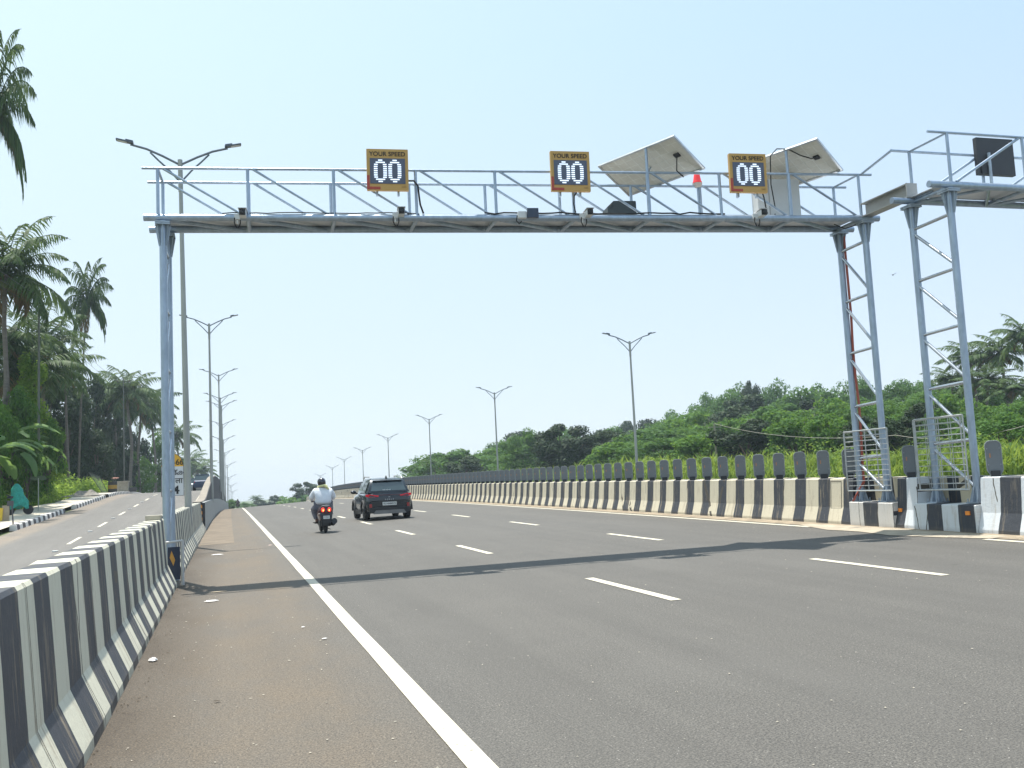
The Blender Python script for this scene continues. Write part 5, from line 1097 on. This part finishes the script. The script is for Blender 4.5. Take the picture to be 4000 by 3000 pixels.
for k in range(190):
    s = rs.uniform(46, 150); x = footx(min(s, 128))-rs.uniform(.5, 2.2); z = zserv(s); q = rs.uniform(.5, 1.1); pts.append((x, s, z+q*.6, q, q*rs.uniform(.8, 1.3)))
clump('roadside_shrubs', pts, 44000, .2, LBR, 6, kind='stuff', label='bright green shrubs along the left footpath', cat='shrubs')
pts = []
for k in range(150):
    s = rs.uniform(45, 210); x = footx(min(s, 128))-rs.uniform(3, 12); z = zground(x, s); q = rs.uniform(.8, 2.0); pts.append((x, s, z+q*.8, q, q*1.2))
clump('undergrowth', pts, 26000, .3, LD, 9, kind='stuff', label='dark undergrowth below the left palms', cat='undergrowth')
# right: tall grass and scrub behind the carriageway
LM2B = leafmat('scrub_leaves', (.045, .105, .015), (.15, .25, .045), .4)
def blades(name, n, xs, ys, h0, h1, wd, mat, seed, label, dens=None):
    rs = np.random.RandomState(seed); y = ys[0]+(ys[1]-ys[0])*rs.rand(n)**1.3; x = xs[0]+(xs[1]-xs[0])*rs.rand(n)**1.2
    xm_ = np.array([xmain(t) for t in y]); x = x+xm_; g_ = np.array([zground(a, b) for a, b in zip(x, y)])
    pat = .55+.45*np.sin(x*.9+np.sin(y*.35)*2)*np.cos(y*.55+x*.2); h = (h0+(h1-h0)*rs.rand(n))*(.55+.6*pat)
    a = rs.uniform(0, 6.28, n); lean_ = rs.uniform(.1, .6, n)*h; d = np.stack([np.cos(a), np.sin(a), 0*a], 1); sd = np.stack([-np.sin(a), np.cos(a), 0*a], 1)*wd*rs.uniform(.7, 1.4, n)[:, None]
    B = np.stack([x, y, g_-.1], 1); M_ = B+d*(lean_*.35)[:, None]+np.stack([0*h, 0*h, h*.7], 1); T_ = B+d*lean_[:, None]+np.stack([0*h, 0*h, h*rs.uniform(.75, 1.0, n)], 1)
    V = np.stack([B-sd, B+sd, M_+sd*.8, M_-sd*.8, T_], 1).reshape(-1, 3); i0 = np.arange(n)*5
    me = bpy.data.meshes.new(name); fq = [(i, i+1, i+2, i+3) for i in i0] + [(i+3, i+2, i+4) for i in i0]
    me.from_pydata(V.tolist(), [], fq); me.materials.append(mat); o = bpy.data.objects.new(name, me); COL.objects.link(o); return tag(o, label, 'grass', None, 'stuff')
blades('tall_grass', 26000, (26.2, 38), (12, 75), .7, 1.7, .035, LG_, 41, 'tall bright green grass behind the right barrier')
blades('tall_grass', 26000, (26.5, 50), (60, 150), 1.0, 2.2, .07, LG_, 42, 'far bright grass on the lower right slope')
rr = random.Random(17); pts = []
for k in range(260):
    s = rr.uniform(14, 150); u = 27+rr.random()**1.4*34; x = u+xmain(s); z = zground(x, s); q = rr.uniform(.45, 1.1)*(1+.5*(u > 36)); pts.append((x, s, z+q*.7, q*1.1, q))
clump('scrub', pts, 80000, .2, LM2B, 12, kind='stuff', label='bright scrub and bushes behind the right barrier', cat='shrubs')
pts = []
for k in range(220):
    s = rr.uniform(35, 190); u = 44+rr.random()*50; x = u+xmain(s); z = zground(x, s); q = rr.uniform(1.2, 2.6); pts.append((x, s, z+q*.6, q, q))
clump('hill_scrub', pts, 45000, .42, LM, 13, kind='stuff', label='green scrub covering the right hillside', cat='shrubs')
pts = []
for k in range(110):
    s = rr.uniform(120, 300); u = 27+rr.random()*30; x = u+xmain(s); z = zground(x, s); q = rr.uniform(1.2, 2.3); pts.append((x, s, z+q*.8, q, q))
clump('far_scrub', pts, 16000, .5, LM, 14, kind='stuff', label='distant green scrub beyond the right lamp posts', cat='shrubs')
# far treeline closing the horizon
pts = []
for k in range(520):
    a = rr.uniform(-1.1, 1.5); d_ = rr.uniform(360, 620); x, y = d_*math.sin(a), d_*math.cos(a); z = zground(x, y); q = rr.uniform(3, 6); pts.append((x, y, z-.5, q*2.2, q*(.62 if -.02 < a < .12 else .95)))
for k in range(130):
    y = rr.uniform(250, 360); x = xmain(y)+rr.uniform(-16, 26)*(1 if rr.random() < .5 else 1.6); x = x if abs(x-xmain(y)-5.5) > 7 else x+16; z = zground(x, y); q = rr.uniform(1.6, 3.0); pts.append((x, y, z+.3, q*1.4, q))
clump('distant_woodland', pts, 42000, 1.5, LM, 15, kind='stuff', label='distant woodland along the horizon', cat='woodland')
# ------------------------------------------------------------------ things along the left footpath
def onserv(px, py, Y): P = at(px, py, Y); return Vector((P.x, Y, zserv(Y)+.19))
P = onserv(74, 1968, 54); r = empty('covered_motorcycle', P, .3, 'parked motorcycle under a teal cover beside the left footpath', 'motorcycle')
m = MB(); rs_ = random.Random(3); sec = []
for z, w_, d_, x0 in [(.45, .5, .3, 0), (.8, .46, .3, .02), (1.15, .34, .24, -.05), (1.5, .3, .16, -.1), (1.75, .16, .1, -.12), (1.84, .05, .05, -.12)]:
    sec.append([(x0+w_*math.cos(t)*(1+.13*math.sin(5*t+z*4)), d_*math.sin(t)*(1+.13*math.cos(4*t+z*3)), z+(.12*math.sin(3*t) if z < .5 else 0)) for t in [2*math.pi*k/22 for k in range(22)]])
m.sweep(sec, cap=True); m.build('cover', pm('teal_cloth', (.02, .28, .22), .7, 0, .3, 6, bump=.5, bscale=9), r, smooth=60)
m = MB()
for x in (-.5, .5): m.lathe([(.18, -.05), (.28, -.05), (.28, .05), (.18, .05)], 16, Matrix.Translation((x, 0, .28)) @ Matrix.Rotation(math.radians(90), 4, 'X')); 
m.build('wheels', BLACKR, r); m = MB(); m.box((-.45, -.1, 1.05), (.35, .12, .12)); m.tube([(-.7, -.15, 1.2), (-.45, -.1, 1.1)], .03, 6); m.build('handlebar', DARK, r); r.scale = (.85, .85, .85)
P = onserv(9, 1990, 49); r = empty('yellow_board', P, 0, 'narrow yellow board leaning at the left edge of the photo', 'board'); m = MB(); m.box((-.1, 0, .3), (.22, .04, .6), Matrix.Rotation(.08, 3, 'Y')); m.build('panel', pm('yellow_paint', (.6, .42, .03), .6, 0, .1, 4), r); m = MB(); m.box((.12, .1, .35), (.3, .04, .7)); m.build('beige_panel', pm('beige_panel', (.3, .26, .2), .8), r)
P = onserv(52, 2035, 46); m = MB(); m.tube([(0, 0, -.1), (-.06, 0, .95)], .03, 8); m.box((-.12, 0, .9), (.25, .04, .22)); o = m.build('marker_post', pm('dark_grey_post', (.07, .07, .08), .7), None); o.location = P; tag(o, 'short dark post with small plate on the kerb edge at the far left', 'post')
P = onserv(150, 1955, 57); r = empty('small_signboard', P, 0, 'small dark green signboard on a thin pole beside the left footpath', 'sign'); m = MB(); m.tube([(0, 0, -.1), (0, 0, 1.75)], .028, 8); m.build('sign_pole', pm('pale_pole', (.3, .32, .27), .7), r); m = MB(); m.box((0, 0, 1.75), (.75, .04, .22)); m.build('board', pm('moss_green_board', (.06, .09, .04), .7), r, bevel=.005)
P = onserv(440, 1925, 89); r = empty('oil_drum', P, 0, 'yellow and black banded drum on the left footpath', 'drum'); m = MB(); m.lathe([(.36, 0), (.37, .05), (.36, .3)], 20); m.lathe([(.361, .62), (.37, .66), (.36, .92), (.3, .93), (.001, .93)], 20); m.build('black_band', pm('drum_black', (.03, .03, .03), .7), r, smooth=True); m = MB(); m.lathe([(.36, .3), (.375, .32), (.36, .46), (.375, .6), (.36, .62)], 20); m.build('yellow_band', pm('drum_ochre', (.32, .2, .03), .7, 0, .2, 5), r, smooth=True)
P = onserv(475, 1905, 95); r = empty('concrete_box', P, 0, 'grey concrete box with flat lid behind the yellow and black drum', 'concrete box'); m = MB(); m.box((0, 0, .45), (1.2, .8, .9)); m.build('box_body', CONC, r, bevel=.02); m = MB(); m.box((0, 0, .95), (1.32, .92, .1)); m.build('lid', CONC, r, bevel=.02); m = MB(); m.box((.95, 0, .2), (.6, .5, .4)); m.build('side_block', CONCD, r, bevel=.03)
P = onserv(385, 1915, 88); r = empty('net_panel', P, .2, 'green netting panel on a leaning frame beside the rubble heap', 'fence panel'); m = MB(); q = [(-.75, 0, 1.75), (.1, 0, 1.35), (.75, 0, -.1), (.35, 0, -.1)]; m.tube([*q, q[0]], .03, 6); m.build('frame', pm('dark_frame', (.06, .07, .06)), r)
m = MB(); 
A, B_, C_, D_ = [Vector(v) for v in (q[0], q[1], q[2], q[3])]
for k in range(9): t = k/8; m.tube([A.lerp(D_, t), B_.lerp(C_, t)], .009, 4)
for k in range(14): t = k/13; m.tube([A.lerp(B_, t), D_.lerp(C_, t)], .007, 4)
m.build('netting', pm('grey_green_net', (.2, .26, .2), .8), r)
m = MB(); rs = np.random.RandomState(2); P = onserv(325, 1945, 77)
nx_, ny_ = 22, 16
vv = [((i/nx_-.5)*3.0, (j/ny_-.5)*2.0, max(-.05, (.42+.1*math.sin(i*.9)+rs.uniform(-.07, .07))*math.exp(-((i/nx_-.55)**2*9+(j/ny_-.5)**2*14)))) for j in range(ny_+1) for i in range(nx_+1)]
m.add(vv, [(j*(nx_+1)+i, j*(nx_+1)+i+1, (j+1)*(nx_+1)+i+1, (j+1)*(nx_+1)+i) for j in range(ny_) for i in range(nx_)]); o = m.build('rubble_heap', pm('grey_rubble', (.24, .22, .19), .95, 0, .35, 7, bump=1, bscale=18)); o.location = P; tag(o, 'low heap of grey rubble on the left footpath', 'rubble heap')
# low roofed hut edge and utility poles with wires
P = onserv(425, 1850, 112); r = empty('roadside_shed', (P.x-1, 113, zserv(113)), 0, 'low dark shed with a rusty red roof edge among the left trees', 'shed'); m = MB(); m.box((0, 0, 1.0), (3.0, 2, 2.0)); m.build('wall', pm('shed_wall', (.08, .08, .07), .9), r); m = MB(); m.box((0, -.1, 2.05), (3.6, 2.8, .1), Matrix.Rotation(.06, 3, 'X')); m.build('roof', pm('rusty_roof', (.22, .1, .07), .8, 0, .3, 4), r)
def upole(px, py, Y, label):
    T = at(px, py, Y); gz = zground(T.x, Y); r = empty('utility_pole', (T.x, Y, gz), 0, label, 'utility pole', 'utility poles along the left roadside')
    H = T.z-gz; m = MB(); m.tube([(0, 0, -.3), (0, 0, H)], [.09, .06], 10); m.build('pole', pm('pole_concrete', (.13, .14, .12), .9), r, smooth=True)
    m = MB(); m.box((0, 0, H-.35), (1.4, .09, .09)); m.build('crossarm', DARK, r)
    m = MB()
    for x in (-.6, 0, .6): m.lathe([(.03, 0), (.05, .04), (.03, .08), (.045, .12), (.02, .16)], 8, Matrix.Translation((x, 0, H-.3)))
    m.build('insulators', pm('brown_insulator', (.12, .05, .03), .3), r); return Vector((T.x, Y, T.z))
a1 = upole(152, 1165, 66, 'thin utility pole rising through the left palm crowns'); a2 = upole(482, 1480, 116, 'distant utility pole in front of the palm clump'); a0 = Vector((a1.x-1.0, 22, a1.z+.4)); a3 = upole(660, 1640, 190, 'utility pole near the gantry leg, far along the service road')
for k, dx in enumerate((-.6, 0, .6)):
    for (A, B_) in ((a0, a1), (a1, a2), (a2, a3)):
        m = MB(); L_ = (B_-A).length; m.tube([A.lerp(B_, t/14)+Vector((dx, 0, -.2-.045*L_*4*(t/14)*(1-t/14)*.6)) for t in range(15)], .012, 5); tag(m.build('power_line', DARK, None), 'thin power line sagging between the left utility poles', 'power line', 'power lines of the left roadside')
P = at(2790, 1655, 76); gz = zground(P.x, 76); r = empty('utility_pole', (P.x, 76, gz), 0, 'pale wooden utility pole standing in front of the right hillside', 'utility pole'); m = MB(); m.tube([(0, 0, -.3), (0, 0, P.z-gz)], [.13, .08], 8); m.build('pole', pm('pale_wood_pole', (.3, .28, .2), .9), r); m = MB(); m.box((0, 0, P.z-gz-.3), (1.2, .08, .08)); m.build('crossarm', pm('pale_wood_pole', (.3, .28, .2)), r)
Q = at(3500, 1700, 52); Q2 = at(4100, 1630, 40)
for A, B_ in ((P, Q), (Q, Q2)):
    m = MB(); m.tube([A.lerp(B_, t/10)+Vector((0, 0, -1.2*4*(t/10)*(1-t/10)*.5)) for t in range(11)], .016, 5); tag(m.build('power_line', pm('pale_wire', (.35, .33, .28)), None), 'pale wire crossing in front of the right hillside', 'power line', 'wires before the right hillside')
# litter
def litter(px, py, w_, d_, h, seed, mat, name, label, cat, flat=False):
    rs = random.Random(seed); d = F+RR*((px-2000)/FPX)+UU*((1500-py)/FPX); t = 1.0; P = None
    for k in range(8000):
        t = .5+k*.01; q = Vector((0, 0, 1.6))+d*t
        if q.z < road(q.y, q.x-xmain(max(0, q.y))).z+.01: P = q; break
    m = MB(); n = 12; vs_ = [(0, 0, h)]
    for ring, f_ in ((1, .55), (2, 1.0)):
        for k in range(n): a = 2*math.pi*k/n; rr_ = f_*(1+rs.uniform(-.28, .28)); vs_.append((math.cos(a)*rr_*w_/2, math.sin(a)*rr_*d_/2, (h*.85*rs.uniform(.5, 1.2) if ring == 1 else .004)))
    fs_ = [(0, 1+k, 1+(k+1) % n) for k in range(n)]+[(1+k, 1+n+k, 1+n+(k+1) % n, 1+(k+1) % n) for k in range(n)]
    m.add(vs_, fs_); o = m.build(name, mat); o.location = P; tag(o, label, cat)
PW = pm('white_litter', (.72, .7, .68), .6, 0, .12, 30)
litter(597, 2580, .1, .12, .03, 1, PW, 'plastic_bag', 'crumpled white plastic bag on the shoulder near the striped barrier', 'litter')
litter(823, 2349, .22, .08, .02, 2, PW, 'torn_paper', 'torn white paper strip on the shoulder just before the gantry shadow', 'litter')
litter(850, 2167, .28, .14, .02, 3, PW, 'paper_scrap', 'white paper scrap on the shoulder beyond the gantry leg', 'litter')
litter(1055, 2130, .12, .08, .015, 4, pm('pinkish_litter', (.55, .4, .36), .7), 'wrapper', 'pale pink wrapper close to the white edge line', 'litter')
litter(850, 2312, .3, .05, .01, 6, pm('sandy_trace', (.45, .36, .25), .9), 'sand_streak', 'thin pale sand streak inside the gantry shadow edge', 'litter')
litter(1185, 2450, .05, .04, .01, 7, PW, 'paper_bit', 'small white paper bit near the middle of the shoulder', 'litter')
litter(1268, 2495, .06, .04, .01, 8, PW, 'paper_shred', 'tiny white paper shred close to the edge line', 'litter')
litter(845, 2740, .05, .03, .01, 10, pm('dry_leaf', (.06, .045, .03), .8), 'dry_leaf', 'dark dry leaf lying on the brown shoulder', 'leaf')
def scatter(name, n, s0, s1, uf, size, hgt, mat, seed, label):
    rs = random.Random(seed); m = MB()
    for k in range(n):
        s_ = s0+(s1-s0)*rs.random()**1.5; u_ = uf(rs); p = road(s_, u_, .006); a = rs.uniform(0, 3.14); w_ = size*rs.uniform(.5, 1.5); l_ = w_*rs.uniform(.8, 2.2); ca, sa = math.cos(a), math.sin(a); h_ = hgt*rs.uniform(.4, 1.3)
        q = [(w_*ca, w_*sa), (-l_*sa, l_*ca), (-w_*ca, -w_*sa), (l_*sa, -l_*ca)]; m.add([(p.x+x, p.y+y, p.z) for x, y in q]+[(p.x, p.y, p.z+h_)], [(0, 1, 4), (1, 2, 4), (2, 3, 4), (3, 0, 4)])
    tag(m.build(name, mat), label, 'litter', None, 'stuff')
scatter('leaf_litter', 240, 2.2, 26, lambda q: -.83+abs(q.gauss(0, .11)), .007, .005, pm('dry_leaf_bits', (.075, .056, .036), .9, 0, .4, 30), 61, 'dry leaf bits and dirt along the foot of the left barrier')
scatter('gravel_bits', 260, 2.0, 30, lambda q: q.uniform(-.7, 1.15), .006, .006, pm('pale_gravel', (.42, .38, .31), .9, 0, .3, 30), 62, 'pale gravel chips scattered on the brown shoulder')
scatter('gravel_bits', 420, 2.5, 34, lambda q: q.uniform(1.5, 12.1), .006, .005, pm('pale_gravel', (.42, .38, .31)), 63, 'tiny pale stone chips scattered over the asphalt')
scatter('gravel_bits', 320, 9, 40, lambda q: 12.3+q.gauss(0, .09), .02, .015, pm('verge_rubble', (.3, .25, .18), .95, 0, .3, 20), 64, 'small rubble along the foot of the right barrier')
# birds
for i, (px, py, Y) in enumerate([(3488, 1074, 120), (3706, 1367, 110)]):
    P = at(px, py, Y); m = MB(); m.sphere((0, 0, 0), .12, (2.4, .8, .7), 6); 
    for sg in (-1, 1): m.add([(.1, 0, 0), (-.12, 0, 0), (-.15, sg*.5, .2), (.0, sg*.55, .22)], [(0, 1, 2, 3)]); m.add([(-.15, sg*.5, .2), (.0, sg*.55, .22), (-.1, sg*1.0, .1)], [(0, 1, 2)])
    o = m.build('bird', DARK); o.location = P; o.rotation_euler = (0, 0, .6); tag(o, ['tiny bird high in the sky left of the second gantry leg', 'tiny bird gliding between the bars of the second gantry leg'][i], 'bird')

# ------------------------------------------------------------------ the air
me = bpy.data.meshes.new('haze'); me.from_pydata([(x, y, z) for z in (-25, 32) for y in (-320, 1420) for x in (-920, 920)], [], [(0, 2, 3, 1), (4, 5, 7, 6), (0, 1, 5, 4), (2, 6, 7, 3), (0, 4, 6, 2), (1, 3, 7, 5)])
hm = bpy.data.materials.new('hazy_air'); hm.use_nodes = True; nt = hm.node_tree; nt.nodes.remove(nt.nodes['Principled BSDF'])
pv = nt.nodes.new('ShaderNodeVolumePrincipled'); pv.inputs['Color'].default_value = (.74, .87, 1, 1); pv.inputs['Density'].default_value = .0004; pv.inputs['Anisotropy'].default_value = .2
nt.links.new(pv.outputs[0], nt.nodes['Material Output'].inputs['Volume']); me.materials.append(hm)
hz = bpy.data.objects.new('haze', me); COL.objects.link(hz); tag(hz, kind='stuff')
sc.cycles.volume_bounces = 0
